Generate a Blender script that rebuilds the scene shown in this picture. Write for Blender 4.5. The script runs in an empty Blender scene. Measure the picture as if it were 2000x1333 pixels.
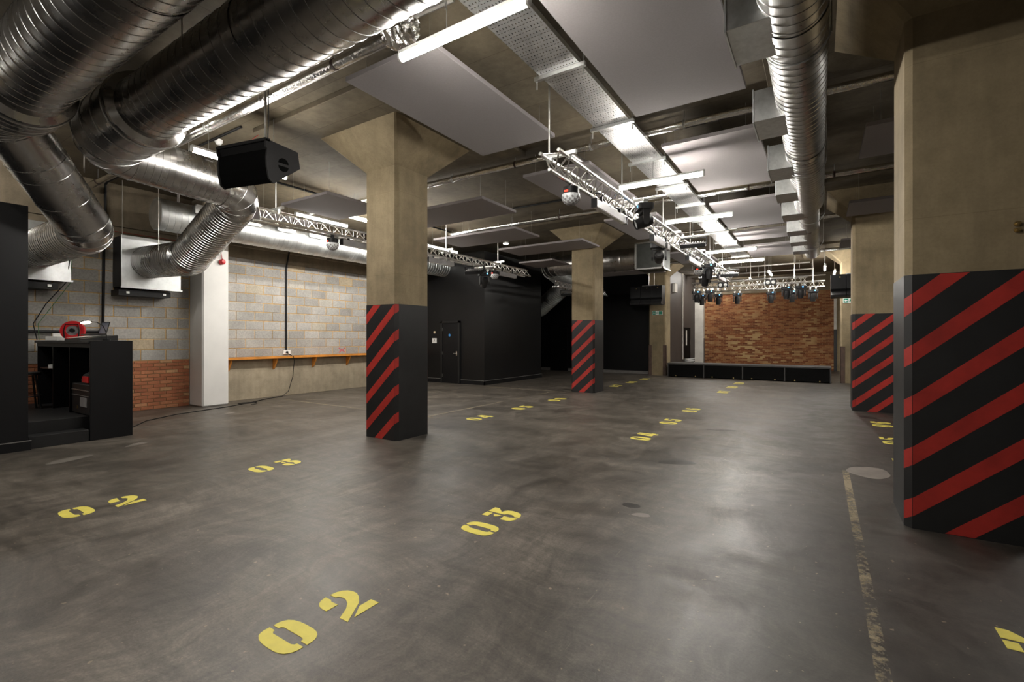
import bpy, bmesh, math, random
from mathutils import Vector, Matrix, Euler
random.seed(7)
SC = bpy.context.scene
COL = SC.collection
PI = math.pi

# ------------------------------------------------------------------ camera, world, exposure
FPX, VX, YH, CAMZ = 927.0, 1601.0, 661.0, 1.5
YAW = math.atan((VX - 1000) / FPX)
SA, CA = math.sin(YAW), math.cos(YAW)
cd = bpy.data.cameras.new('camera'); cam = bpy.data.objects.new('camera', cd); COL.objects.link(cam)
cd.sensor_width = 36; cd.lens = FPX / 2000 * 36; cd.clip_start = 0.05; cd.clip_end = 100
cd.shift_y = -5.5 / 2000
cam.location = (0, 0, CAMZ); cam.rotation_euler = (PI / 2, 0, YAW)
SC.camera = cam
w = bpy.data.worlds.new('world'); SC.world = w; w.use_nodes = True
w.node_tree.nodes['Background'].inputs[0].default_value = (0.02, 0.02, 0.022, 1)
w.node_tree.nodes['Background'].inputs[1].default_value = 0.3
SC.view_settings.view_transform = 'Standard'; SC.view_settings.look = 'None'
SC.view_settings.gamma = 1; SC.view_settings.use_curve_mapping = False
SC.view_settings.exposure = 2.45
TUBE = 38.0          # radiance of the LED battens

def ray(u, v):
    r = (u - 1000) / FPX
    return Vector((-SA + CA * r, CA + SA * r, (YH - v) / FPX))
def atX(u, v, X):
    d = ray(u, v); p = d * (X / d.x); p.z += CAMZ; return p
def atY(u, v, Y):
    d = ray(u, v); p = d * (Y / d.y); p.z += CAMZ; return p
def atZ(u, v, Z):
    d = ray(u, v); p = d * ((Z - CAMZ) / d.z); p.z = Z; return p

# ------------------------------------------------------------------ materials
MATS = {}
def nt(name):
    m = bpy.data.materials.new(name); m.use_nodes = True
    t = m.node_tree; b = t.nodes['Principled BSDF']
    MATS[name] = m
    return m, t, b
def N(t, typ, **kw):
    n = t.nodes.new(typ)
    for k, v in kw.items():
        if k in ('operation', 'blend_type', 'data_type', 'feature', 'noise_dimensions', 'wave_type', 'bands_direction', 'offset', 'offset_frequency', 'distance'):
            setattr(n, k, v)
    return n
def sset(n, key, v): n.inputs[key].default_value = v
def lk(t, a, b): t.links.new(a, b)
def noise(t, vec, scale, detail=4, rough=.6):
    n = t.nodes.new('ShaderNodeTexNoise'); sset(n, 'Scale', scale); sset(n, 'Detail', detail); sset(n, 'Roughness', rough)
    if vec is not None: lk(t, vec, n.inputs['Vector'])
    return n.outputs['Fac']
def ramp(t, fac, stops):
    r = t.nodes.new('ShaderNodeValToRGB'); e = r.color_ramp.elements
    while len(e) < len(stops): e.new(0.5)
    for el, (p, c) in zip(e, stops):
        el.position = p
        el.color = (c, c, c, 1) if isinstance(c, (int, float)) else (c[0], c[1], c[2], 1)
    lk(t, fac, r.inputs[0]); return r.outputs[0]
def mix(t, fac, a, b, mode='MIX'):
    n = t.nodes.new('ShaderNodeMix'); n.data_type = 'RGBA'; n.blend_type = mode
    for s, v in ((n.inputs[0], fac), (n.inputs[6], a), (n.inputs[7], b)):
        if isinstance(v, (int, float)): s.default_value = v
        elif isinstance(v, tuple): s.default_value = (v[0], v[1], v[2], 1)
        else: lk(t, v, s)
    return n.outputs[2]
def mapping(t, vec, scale=(1, 1, 1), rot=(0, 0, 0), loc=(0, 0, 0)):
    n = t.nodes.new('ShaderNodeMapping'); sset(n, 'Scale', scale); sset(n, 'Rotation', rot); sset(n, 'Location', loc)
    lk(t, vec, n.inputs[0]); return n.outputs[0]
def geo(t): return t.nodes.new('ShaderNodeNewGeometry').outputs['Position']
def bump(t, b, h, strength, dist=.01):
    n = t.nodes.new('ShaderNodeBump'); sset(n, 'Strength', strength); sset(n, 'Distance', dist)
    lk(t, h, n.inputs['Height']); lk(t, n.outputs[0], b.inputs['Normal'])
def plain(name, c, rough=.5, metal=0., var=.12, scale=6., bmp=0., spec=.5):
    m, t, b = nt(name)
    p = geo(t); f = noise(t, p, scale, 5)
    lo = tuple(x * (1 - var) for x in c); hi = tuple(min(1, x * (1 + var)) for x in c)
    lk(t, ramp(t, f, [(.3, lo), (.7, hi)]), b.inputs['Base Color'])
    sset(b, 'Roughness', rough); sset(b, 'Metallic', metal); sset(b, 'Specular IOR Level', spec)
    if bmp: bump(t, b, noise(t, p, scale * 12, 4), bmp)
    return m
def concrete(name, c, boards=None, rough=.85, stain=.35, dark=(.5, .5, .45), flat=False):
    m, t, b = nt(name)
    p = geo(t)
    big = noise(t, p, .9, 6, .65); mid = noise(t, p, 4.5, 6, .6); fine = noise(t, p, 45, 4, .6)
    lo = tuple(x * .72 for x in c); hi = tuple(x * 1.22 for x in c)
    col = ramp(t, big, [(.3, lo), (.5, c), (.72, hi)])
    col = mix(t, stain, col, ramp(t, mid, [(.32, dark), (.58, (1, 1, 1))]), 'MULTIPLY')
    col = mix(t, .35, col, ramp(t, fine, [(.3, .72), (.6, 1.0)]), 'MULTIPLY')
    strk = noise(t, mapping(t, p, (7, 7, .55)), 1.6, 5, .6)
    col = mix(t, .3, col, ramp(t, strk, [(.35, .6), (.6, 1.0)]), 'MULTIPLY')
    if boards:
        br = t.nodes.new('ShaderNodeTexBrick'); lk(t, mapping(t, p, rot=boards[2] if len(boards) > 2 else (0, 0, 0)), br.inputs[0])
        sset(br, 'Scale', 1.0); sset(br, 'Brick Width', boards[0]); sset(br, 'Row Height', boards[1]); sset(br, 'Mortar Size', .006)
        sset(br, 'Color1', (1, 1, 1, 1)); sset(br, 'Color2', (1, 1, 1, 1) if flat else (.72, .72, .70, 1)); sset(br, 'Mortar', (.6, .57, .5, 1) if flat else (.45, .42, .38, 1)); sset(br, 'Mortar Smooth', .6)
        if flat: sset(br, 'Mortar Size', .004)
        col = mix(t, .4 if flat else .8, col, br.outputs['Color'], 'MULTIPLY')
    lk(t, col, b.inputs['Base Color']); sset(b, 'Roughness', rough)
    bump(t, b, fine, .25, .006)
    return m
def metal(name, c, rough, bmp=.0, scl=(1, 1, 1), var=.12):
    m, t, b = nt(name)
    p = geo(t); f = noise(t, mapping(t, p, scl), 7, 5)
    lo = tuple(x * (1 - var) for x in c); hi = tuple(min(1, x * (1 + var)) for x in c)
    lk(t, ramp(t, f, [(.3, lo), (.7, hi)]), b.inputs['Base Color'])
    sset(b, 'Metallic', 1.0)
    lk(t, ramp(t, noise(t, p, 3.1, 4), [(.3, rough * .8), (.7, rough * 1.25)]), b.inputs['Roughness'])
    if bmp: bump(t, b, noise(t, p, 26, 3), bmp, .01)
    return m
def emit(name, c, s):
    m, t, b = nt(name); sset(b, 'Base Color', (c[0], c[1], c[2], 1)); sset(b, 'Emission Color', (c[0], c[1], c[2], 1)); sset(b, 'Emission Strength', s)
    return m
def objrand(name, stops, rough=.85, grain=40, island=False, pos_mix=None):
    m, t, b = nt(name)
    if island: r = t.nodes.new('ShaderNodeNewGeometry').outputs['Random Per Island']
    else: r = t.nodes.new('ShaderNodeObjectInfo').outputs['Random']
    p = geo(t)
    col = ramp(t, r, stops)
    col = mix(t, .55, col, ramp(t, noise(t, p, grain, 5), [(.28, .55), (.62, 1.06)]), 'MULTIPLY')
    col = mix(t, .5, col, ramp(t, noise(t, p, 2.3, 5), [(.3, .62), (.65, 1.05)]), 'MULTIPLY')
    if pos_mix: col = pos_mix(t, p, r, col)
    lk(t, col, b.inputs['Base Color']); sset(b, 'Roughness', rough)
    bump(t, b, noise(t, p, grain * 2, 4), .35, .004)
    return m

concrete('concrete', (.305, .238, .142), boards=(60, 1.22, (PI / 2, 0, 0)), flat=True)
concrete('concrete_ceiling', (.168, .134, .086), boards=(2.4, .6), stain=.45)
concrete('concrete_plinth', (.42, .35, .25), boards=(1.9, .5, (PI / 2, 0, PI / 2)))
concrete('concrete_beam', (.235, .19, .13))
concrete('concrete_pale', (.42, .36, .27))
plain('white_paint', (.80, .79, .76), .6, var=.04, scale=2)
plain('white_old', (.70, .68, .63), .75, var=.12, scale=3)
plain('black_paint', (.0075, .0075, .0085), .45, spec=.3, var=.2, scale=1.5, bmp=.03)
plain('black_column', (.0115, .0115, .012), .5, var=.25, scale=4, bmp=.06)
plain('black_room', (.0062, .0062, .007), .40, spec=.4, var=.2, scale=1.2, bmp=.02)
plain('dark_room', (.004, .004, .0045), .55, spec=.2, var=.2, scale=1.2)
plain('brown_grey', (.06, .05, .045), .6, var=.12, scale=1.2)
plain('red_paint', (.43, .028, .02), .5, var=.22, scale=5, bmp=.05)
plain('yellow_paint', (.84, .73, .13), .6, var=.07, scale=14)
plain('panel_fabric', (.29, .265, .268), .95, var=.05, scale=60, bmp=.1)
plain('stage_black', (.003, .003, .003), .7, spec=.1)
plain('stage_deck', (.045, .042, .04), .6, var=.2)
plain('edge_grey', (.19, .18, .17), .5)
plain('black_plastic', (.006, .006, .0066), .5, spec=.3)
plain('grille_black', (.003, .003, .003), .9, spec=.1)
plain('dark_plastic', (.022, .0215, .022), .45, spec=.35)
plain('grey_plastic', (.30, .29, .29), .5)
plain('white_plastic', (.8, .8, .78), .4, var=.02)
plain('bright_red', (.62, .02, .025), .4, var=.06)
plain('orange_wood', (.60, .235, .035), .5, var=.25, scale=3)
plain('rust_steel', (.085, .05, .035), .6, var=.3, scale=9)
plain('paper', (.8, .79, .76), .8, var=.04)
plain('red_cable', (.30, .03, .02), .5)
plain('green_cable', (.05, .16, .05), .5)
plain('sign_green', (.01, .22, .13), .5, var=.03)
plain('blue_sign', (.05, .25, .62), .5, var=.03)
plain('dark_wood', (.05, .025, .018), .6)
plain('cream', (.78, .66, .44), .5)
plain('mortar_tan', (.60, .38, .15), .95, var=.25, scale=9, bmp=.3)
plain('mortar_brown', (.30, .19, .10), .95, var=.3, scale=9, bmp=.3)
plain('clear_dome', (.75, .77, .78), .12)
plain('orange_cloth', (.8, .25, .02), .7)
metal('galvanised', (.56, .555, .545), .32)
metal('galv_shaded', (.47, .465, .455), .27)  # darker galvanised copy: reflection of dark surroundings put into the base colour
metal('galv_dark', (.42, .41, .40), .3)
metal('galv_box', (.11, .115, .11), .5)
metal('galv_pale', (.72, .74, .74), .42)
metal('aluminium', (.75, .73, .70), .30)
metal('zinc', (.62, .63, .62), .38, scl=(3, 3, 3))
metal('foil', (.78, .77, .74), .20, bmp=.8)
metal('steel_rod', (.62, .60, .56), .35)
metal('pipe_steel', (.55, .53, .50), .4)
metal('dark_steel', (.10, .10, .10), .45)
metal('brass', (.6, .45, .2), .35)
emit('tube_glow', (1.0, .955, .885), TUBE)
emit('lamp_glow', (1.0, .78, .55), 2.5)
emit('small_lamp', (1.0, .93, .82), 8)
emit('led_blue', (.10, .40, 1.0), .8)
emit('led_red', (1.0, .05, .02), .35)
emit('screen_dim', (.05, .06, .08), .06)
objrand('block_grey', [(0, (.35, .335, .31)), (.45, (.42, .405, .375)), (.9, (.49, .47, .44)), (.975, (.50, .46, .38)), (1, (.52, .42, .28))], grain=30)
objrand('brick_red', [(0, (.33, .11, .05)), (.5, (.43, .155, .07)), (.85, (.50, .21, .10)), (1, (.55, .34, .17))], grain=30)
def yellower(t, p, r, col):
    sx = t.nodes.new('ShaderNodeSeparateXYZ'); lk(t, p, sx.inputs[0])
    zone = noise(t, p, .7, 3)
    k = t.nodes.new('ShaderNodeMath'); k.operation = 'MULTIPLY'
    lk(t, ramp(t, r, [(.62, 0.), (.66, 1.)]), k.inputs[0]); lk(t, ramp(t, zone, [(.44, .12), (.62, 1.)]), k.inputs[1])
    return mix(t, k.outputs[0], col, (.50, .34, .16))
objrand('brick_stage', [(0, (.17, .052, .02)), (.3, (.25, .085, .032)), (.62, (.32, .12, .044)), (1, (.37, .155, .06))], grain=30, island=True, pos_mix=yellower)
plain('graffiti_red', (.55, .10, .12), .8)

def floor_material():
    m, t, b = nt('floor_concrete')
    p = geo(t)
    wob = t.nodes.new('ShaderNodeTexNoise'); lk(t, p, wob.inputs['Vector']); sset(wob, 'Scale', .8); sset(wob, 'Detail', 3)
    va = t.nodes.new('ShaderNodeVectorMath'); va.operation = 'MULTIPLY_ADD'; lk(t, wob.outputs['Color'], va.inputs[0]); va.inputs[1].default_value = (.9, .9, 0); lk(t, p, va.inputs[2])
    pw_ = va.outputs[0]
    big = noise(t, p, .33, 7, .62); mid = noise(t, pw_, 1.9, 8, .7); fine = noise(t, p, 60, 5, .75)
    col = ramp(t, big, [(.3, (.074, .063, .051)), (.5, (.123, .106, .087)), (.7, (.178, .153, .127))])
    col = mix(t, .8, col, ramp(t, mid, [(.3, .55), (.5, .95), (.7, 1.35)]), 'MULTIPLY')
    for k, (sc, rt, sd, am) in enumerate((((3.5, .5, 1), .55, 2.0, .6), ((.5, 4.5, 1), -.25, 1.7, .5), ((14, .9, 1), .25, 1.2, .4), ((1.0, 16, 1), .12, 1.3, .35))):
        n_ = noise(t, mapping(t, pw_, sc, (0, 0, rt), (k * 3.7, k * 1.3, 0)), sd, 7, .72)
        col = mix(t, am, col, ramp(t, n_, [(.30, .55), (.5, 1.0), (.72, 1.5)]), 'MULTIPLY')
    col = mix(t, .55, col, ramp(t, fine, [(.32, .5), (.55, 1.0), (.78, 1.7)]), 'MULTIPLY')
    # darker floor towards the right-hand side, ragged edge
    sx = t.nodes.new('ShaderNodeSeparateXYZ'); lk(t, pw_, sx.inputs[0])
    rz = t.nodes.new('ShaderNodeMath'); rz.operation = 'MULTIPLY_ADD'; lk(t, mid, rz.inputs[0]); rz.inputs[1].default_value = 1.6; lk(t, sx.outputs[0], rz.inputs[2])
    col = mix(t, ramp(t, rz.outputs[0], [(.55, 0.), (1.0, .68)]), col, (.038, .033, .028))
    # mop-like swirls of wear
    sw_ = noise(t, mapping(t, pw_, (1, 1, 1), (0, 0, .4), (9, 4, 0)), 5.5, 9, .8)
    col = mix(t, .6, col, ramp(t, sw_, [(.34, .55), (.5, 1.0), (.66, 1.45)]), 'MULTIPLY')
    blot = noise(t, mapping(t, p, loc=(3, 8, 0)), .9, 4, .6)
    col = mix(t, .6, col, ramp(t, blot, [(.36, .5), (.46, 1.0)]), 'MULTIPLY')
    # scratches and pale specks
    for k, (rt, th) in enumerate(((.9, .70), (-.5, .72), (.2, .71))):
        scr = noise(t, mapping(t, p, (46, 1.1, 1), (0, 0, rt), (k * 7., 0, 0)), 1.2, 3, .7)
        col = mix(t, ramp(t, scr, [(th, 0.), (th + .05, .5)]), col, (.25, .21, .16))
    sp = noise(t, p, 21, 2, .5)
    col = mix(t, ramp(t, sp, [(.715, 0.), (.75, .75)]), col, (.34, .27, .19))
    lk(t, col, b.inputs['Base Color'])
    lk(t, ramp(t, mid, [(.3, .32), (.7, .55)]), b.inputs['Roughness'])
    bump(t, b, fine, .3, .004)
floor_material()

def worn_line():
    m, t, b = nt('worn_line')
    p = geo(t)
    sset(b, 'Base Color', (.42, .35, .23, 1)); sset(b, 'Roughness', .7)
    f = noise(t, p, 22, 5, .75); f2 = noise(t, p, 1.3, 3)
    k = t.nodes.new('ShaderNodeMath'); k.operation = 'ADD'
    lk(t, f, k.inputs[0]); lk(t, f2, k.inputs[1])
    lk(t, ramp(t, k.outputs[0], [(.98, 0.), (1.0, 0.), (1.0, .8)] if False else [(.47, 0.), (.53, .85)]), b.inputs['Alpha'])
    k2 = t.nodes.new('ShaderNodeMath'); k2.operation = 'MULTIPLY'; k2.inputs[1].default_value = .5
    for l in list(b.inputs['Alpha'].links): t.links.remove(l)
    lk(t, k.outputs[0], k2.inputs[0]); lk(t, ramp(t, k2.outputs[0], [(.475, 0.), (.545, .8)]), b.inputs['Alpha'])
worn_line()

def perforated():
    m, t, b = nt('perforated_zinc')
    p = geo(t); sx = t.nodes.new('ShaderNodeSeparateXYZ'); lk(t, p, sx.inputs[0])
    def cell(o, period, duty, phase=0.):
        a = t.nodes.new('ShaderNodeMath'); a.operation = 'MULTIPLY_ADD'; a.inputs[1].default_value = 1 / period; a.inputs[2].default_value = phase
        lk(t, o, a.inputs[0])
        f = t.nodes.new('ShaderNodeMath'); f.operation = 'FRACT'; lk(t, a.outputs[0], f.inputs[0])
        g = t.nodes.new('ShaderNodeMath'); g.operation = 'LESS_THAN'; g.inputs[1].default_value = duty; lk(t, f.outputs[0], g.inputs[0])
        return g.outputs[0]
    def mul(a, c):
        k = t.nodes.new('ShaderNodeMath'); k.operation = 'MULTIPLY'; lk(t, a, k.inputs[0]); lk(t, c, k.inputs[1]); return k.outputs[0]
    h1 = mul(cell(sx.outputs[0], .033, .30), cell(sx.outputs[1], .10, .22))
    h2 = mul(cell(sx.outputs[0], .033, .55, .4), cell(sx.outputs[1], .10, .10, .5))
    k = t.nodes.new('ShaderNodeMath'); k.operation = 'MAXIMUM'; lk(t, h1, k.inputs[0]); lk(t, h2, k.inputs[1])
    inv = t.nodes.new('ShaderNodeMath'); inv.operation = 'SUBTRACT'; inv.inputs[0].default_value = 1; lk(t, k.outputs[0], inv.inputs[1])
    lk(t, inv.outputs[0], b.inputs['Alpha'])
    lk(t, ramp(t, noise(t, p, 9, 4), [(.3, (.40, .40, .40)), (.7, (.56, .56, .55))]), b.inputs['Base Color'])
    sset(b, 'Metallic', .9); sset(b, 'Roughness', .42)
perforated()

# ------------------------------------------------------------------ mesh helpers
WM = {}
class MB:
    def __init__(s): s.v = []; s.f = []; s.sm = []
    def add(s, vs, fs, smooth=False):
        o = len(s.v); s.v += [tuple(q) for q in vs]
        for f in fs: s.f.append(tuple(i + o for i in f)); s.sm.append(smooth)
        return s
    def box(s, x0, x1, y0, y1, z0, z1, M=None):
        vs = [Vector((x, y, z)) for x in (x0, x1) for y in (y0, y1) for z in (z0, z1)]
        if M is not None: vs = [M @ q for q in vs]
        return s.add(vs, [(0, 1, 3, 2), (4, 6, 7, 5), (0, 4, 5, 1), (2, 3, 7, 6), (0, 2, 6, 4), (1, 5, 7, 3)])
    def cbox(s, x0, x1, y0, y1, z0, z1, c=.004, M=None):
        # box with chamfered edges (24 verts)
        xs, ys, zs = (x0, x1), (y0, y1), (z0, z1)
        vs = []; idx = {}
        for i in (0, 1):
            for j in (0, 1):
                for k in (0, 1):
                    sx = 1 if i == 0 else -1; sy = 1 if j == 0 else -1; sz = 1 if k == 0 else -1
                    for a, q in enumerate(((xs[i], ys[j] + sy * c, zs[k] + sz * c), (xs[i] + sx * c, ys[j], zs[k] + sz * c), (xs[i] + sx * c, ys[j] + sy * c, zs[k]))):
                        idx[(i, j, k, a)] = len(vs); vs.append(Vector(q))
        fs = []
        g = lambda *a: idx[a]
        for i in (0, 1):
            fs.append([g(i, 0, 0, 0), g(i, 1, 0, 0), g(i, 1, 1, 0), g(i, 0, 1, 0)][::(1 if i else -1)])
            fs.append([g(0, i, 0, 1), g(1, i, 0, 1), g(1, i, 1, 1), g(0, i, 1, 1)][::(-1 if i else 1)])
            fs.append([g(0, 0, i, 2), g(1, 0, i, 2), g(1, 1, i, 2), g(0, 1, i, 2)][::(1 if i else -1)])
        for j in (0, 1):
            for k in (0, 1): fs.append([g(0, j, k, 1), g(1, j, k, 1), g(1, j, k, 2), g(0, j, k, 2)])
        for i in (0, 1):
            for k in (0, 1): fs.append([g(i, 0, k, 0), g(i, 1, k, 0), g(i, 1, k, 2), g(i, 0, k, 2)])
            for j in (0, 1): fs.append([g(i, j, 0, 0), g(i, j, 1, 0), g(i, j, 1, 1), g(i, j, 0, 1)])
        for i in (0, 1):
            for j in (0, 1):
                for k in (0, 1): fs.append([g(i, j, k, 0), g(i, j, k, 1), g(i, j, k, 2)])
        if M is not None: vs = [M @ q for q in vs]
        return s.add(vs, fs)
    def frame(s, d):
        d = Vector(d).normalized(); a = Vector((0, 0, 1)) if abs(d.z) < .9 else Vector((1, 0, 0))
        x = a.cross(d).normalized(); return x, d.cross(x).normalized(), d
    def cyl(s, p0, p1, r, n=12, r1=None, caps=True, smooth=True):
        p0, p1 = Vector(p0), Vector(p1); r1 = r if r1 is None else r1
        x, y, d = s.frame(p1 - p0)
        vs = [p + x * (math.cos(2 * PI * i / n) * q) + y * (math.sin(2 * PI * i / n) * q) for p, q in ((p0, r), (p1, r1)) for i in range(n)]
        s.add(vs, [(i, (i + 1) % n, n + (i + 1) % n, n + i) for i in range(n)], smooth)
        if caps: s.add(vs, [tuple(range(n - 1, -1, -1)), tuple(range(n, 2 * n))])
        return s
    def tube(s, pts, r, n=8, caps=True):
        pts = [Vector(p) for p in pts]; rings = []; x = None
        for i, p in enumerate(pts):
            d = (pts[min(i + 1, len(pts) - 1)] - pts[max(i - 1, 0)]).normalized()
            if x is None: x, y, _ = s.frame(d)
            else:
                x = (x - d * x.dot(d)).normalized(); y = d.cross(x)
            rr = r[i] if isinstance(r, (list, tuple)) else r
            rings.append([p + x * (math.cos(2 * PI * k / n) * rr) + y * (math.sin(2 * PI * k / n) * rr) for k in range(n)])
        vs = [q for R in rings for q in R]
        fs = [(a * n + k, a * n + (k + 1) % n, (a + 1) * n + (k + 1) % n, (a + 1) * n + k) for a in range(len(pts) - 1) for k in range(n)]
        s.add(vs, fs, True)
        if caps: s.add(rings[0] + rings[-1], [tuple(range(n - 1, -1, -1)), tuple(range(n, 2 * n))])
        return s
    def prism(s, pts, fn, h0, h1, smooth=False):
        # polygon pts (a,b) extruded between h0,h1 ; fn(a,b,h)->Vector
        n = len(pts)
        vs = [fn(a, b, h0) for a, b in pts] + [fn(a, b, h1) for a, b in pts]
        s.add(vs, [tuple(range(n - 1, -1, -1)), tuple(range(n, 2 * n))])
        s.add(vs, [(i, (i + 1) % n, n + (i + 1) % n, n + i) for i in range(n)], smooth)
        return s
    def lathe(s, prof, n=24, M=None, smooth=True):
        vs = []; 
        for r, z in prof:
            for k in range(n): vs.append(Vector((r * math.cos(2 * PI * k / n), r * math.sin(2 * PI * k / n), z)))
        if M is not None: vs = [M @ q for q in vs]
        fs = [(a * n + k, a * n + (k + 1) % n, (a + 1) * n + (k + 1) % n, (a + 1) * n + k) for a in range(len(prof) - 1) for k in range(n)]
        return s.add(vs, fs, smooth)
    def mesh(s, name, mat, fix=True):
        me = bpy.data.meshes.new(name); me.from_pydata(s.v, [], s.f)
        me.polygons.foreach_set('use_smooth', s.sm)
        if fix:
            bm = bmesh.new(); bm.from_mesh(me)
            bmesh.ops.remove_doubles(bm, verts=bm.verts, dist=1e-6) if fix == 'weld' else None
            bmesh.ops.recalc_face_normals(bm, faces=bm.faces); bm.to_mesh(me); bm.free()
        me.materials.append(MATS[mat]); me.update()
        if any(s.sm): me.set_sharp_from_angle(angle=.5)
        return me
    def build(s, name, mat, parent=None, world=True, fix=True):
        return link(name, s.mesh(name, mat, fix), parent, world)
def link(name, me, parent=None, world=True, M=None):
    o = bpy.data.objects.new(name, me); COL.objects.link(o)
    if parent is not None:
        o.parent = parent
        if world: o.matrix_parent_inverse = WM[parent.name].inverted(); WM[o.name] = Matrix.Identity(4)
        else: WM[o.name] = WM[parent.name].copy()
    else: WM[o.name] = Matrix.Identity(4)
    if M is not None:
        o.matrix_basis = M; WM[o.name] = WM[o.name] @ M
    return o
def tag(o, label=None, cat=None, group=None, kind=None):
    if label: o['label'] = label
    if cat: o['category'] = cat
    if group: o['group'] = group
    if kind: o['kind'] = kind
    return o
def thing(name, label, cat, loc=(0, 0, 0), rot=(0, 0, 0), group=None):
    o = bpy.data.objects.new(name, None); COL.objects.link(o); o.empty_display_size = .1
    o.location = loc; o.rotation_euler = rot
    WM[o.name] = Matrix.Translation(loc) @ Euler(rot).to_matrix().to_4x4()
    return tag(o, label, cat, group)
def struct(o): o['kind'] = 'structure'; return o
def copy_tree(o, loc, rot=None, label=None, group=None):
    c = o.copy(); COL.objects.link(c); c.location = loc
    if rot is not None: c.rotation_euler = rot
    WM[c.name] = Matrix.Translation(loc) @ c.rotation_euler.to_matrix().to_4x4()
    if label: c['label'] = label
    if group: c['group'] = group
    for ch in o.children:
        d = ch.copy(); COL.objects.link(d); d.parent = c
        for g in ch.children:
            e = g.copy(); COL.objects.link(e); e.parent = d
    return c

XL, XR, YB, YS = -11.8, 7.3, -6.5, 26.4
ZC, ZD = 4.57, 4.50

# ------------------------------------------------------------------ the setting
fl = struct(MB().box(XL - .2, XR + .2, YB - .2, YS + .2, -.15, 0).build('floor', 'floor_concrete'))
def flat_poly(pts, z=.0012): return MB().prism(pts, lambda a, b, h: Vector((a, b, h)), 0.0001, z)
def blob(cx, cy, rx, ry, rot=0, seed=1, n=28, wob=.16):
    rr = random.Random(seed); ph = [rr.uniform(0, 6.28) for _ in range(3)]
    out = []
    for i in range(n):
        t = 2 * PI * i / n
        k = 1 + wob * (.5 * math.sin(2 * t + ph[0]) + .35 * math.sin(3 * t + ph[1]) + .2 * math.sin(5 * t + ph[2]))
        x, y = rx * k * math.cos(t), ry * k * math.sin(t)
        out.append((cx + x * math.cos(rot) - y * math.sin(rot), cy + x * math.sin(rot) + y * math.cos(rot)))
    return out
plain('patch_pale', (.24, .21, .185), .5, var=.2, scale=5)
plain('stain_dark', (.035, .031, .027), .35, var=.3, scale=9)
plain('patch_mid', (.18, .16, .14), .5, var=.25, scale=7)
for i, (q, m) in enumerate([((.46, 6.62, .21, .25, 0), 'patch_pale'), ((-7.78, 1.95, .10, .26, .45), 'patch_mid'), ((-8.1, 2.75, .07, .16, .5), 'patch_mid'),
                            ((-1.45, 5.9, .20, .12, .45), 'stain_dark'), ((-1.42, 4.15, .075, .06, 0), 'stain_dark'), ((-1.27, 3.97, .08, .045, .5), 'patch_pale'),
                            ((-9.3, 4.1, .06, .22, .3), 'patch_mid'), ((-9.9, 4.9, .07, .12, .3), 'patch_pale'), ((-9.9, 7.9, .13, .08, .3), 'patch_mid'), ((-8.6, 7.5, .14, .1, .3), 'patch_mid'),
                            ((-2.9, 12.6, .18, .08, .4), 'stain_dark'), ((.75, 11.2, .12, .18, .2), 'stain_dark'), ((-1.35, 8.35, .22, .05, .5), 'stain_dark')]):
    flat_poly(blob(*q, seed=i)).build('repair_patch' if 'patch' in m else 'oil_stain', m, fl)
def ln(a, b, wd=.05):
    a, b = Vector((*a, 0)), Vector((*b, 0)); d = (b - a).normalized(); n = Vector((-d.y, d.x, 0)) * wd / 2
    return flat_poly([((p + q).x, (p + q).y) for p, q in ((a, -n), (b, -n), (b, n), (a, n))], .0008)
for a, b, wd in [((.235, 1.2), (.245, 6.6), .06), ((-11.65, 6.72), (-5.95, 6.72), .035), ((-6.3, 6.4), (-6.3, 12.0), .04), ((-8.8, 11.92), (-6.3, 11.95), .04), ((-10.6, 7.0), (-9.2, 7.9), .03)]:
    ln(a, b, wd).build('bay_line', 'worn_line', fl)

ce = struct(MB().box(XL - .2, XR + .2, YB - .2, YS + .2, ZC, ZC + .25).build('ceiling', 'concrete_ceiling'))
COLX, COLY = (-5.505, .93), (5.22, 12.42, 19.62)
for cx in COLX:
    for cy in COLY:
        struct(MB().cbox(cx - 1.45, cx + 1.45, cy - 1.46, cy + 1.46, ZD, ZC, .006).build('ceiling_drop_panel', 'concrete_ceiling'))

# left wall: grey blocks over brick (bay by the booth) and over a concrete plinth (shelf bay)
wl = struct(MB().box(XL - .25, XL - .012, YB, 12.19, 0, ZC).build('wall_left', 'concrete_beam'))
MB().box(XL - .012, XL, 0, 12.19, 1.03, 3.56).build('mortar_bed', 'mortar_tan', wl)
MB().box(XL - .012, XL, .9, 4.97, 0, 1.03).build('mortar_bed', 'mortar_brown', wl)
MB().cbox(XL - .012, XL + .05, 5.52, 12.19, 0, 1.0, .006).build('plinth', 'concrete_plinth', wl)
MB().cbox(XL - .012, XL + .03, -1, 12.19, 3.44, 3.73, .004).build('edge_beam', 'concrete_beam', wl)
MB().cbox(XL - .012, XL + .06, -1, 12.19, 3.73, ZC, .004).build('edge_beam', 'concrete_beam', wl)
MB().box(XL + .03, XL + .045, 5.52, 12.19, 3.715, 3.735).build('beam_trim', 'concrete_pale', wl)
bw, bh, jt = .435, .2095, .0155
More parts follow.
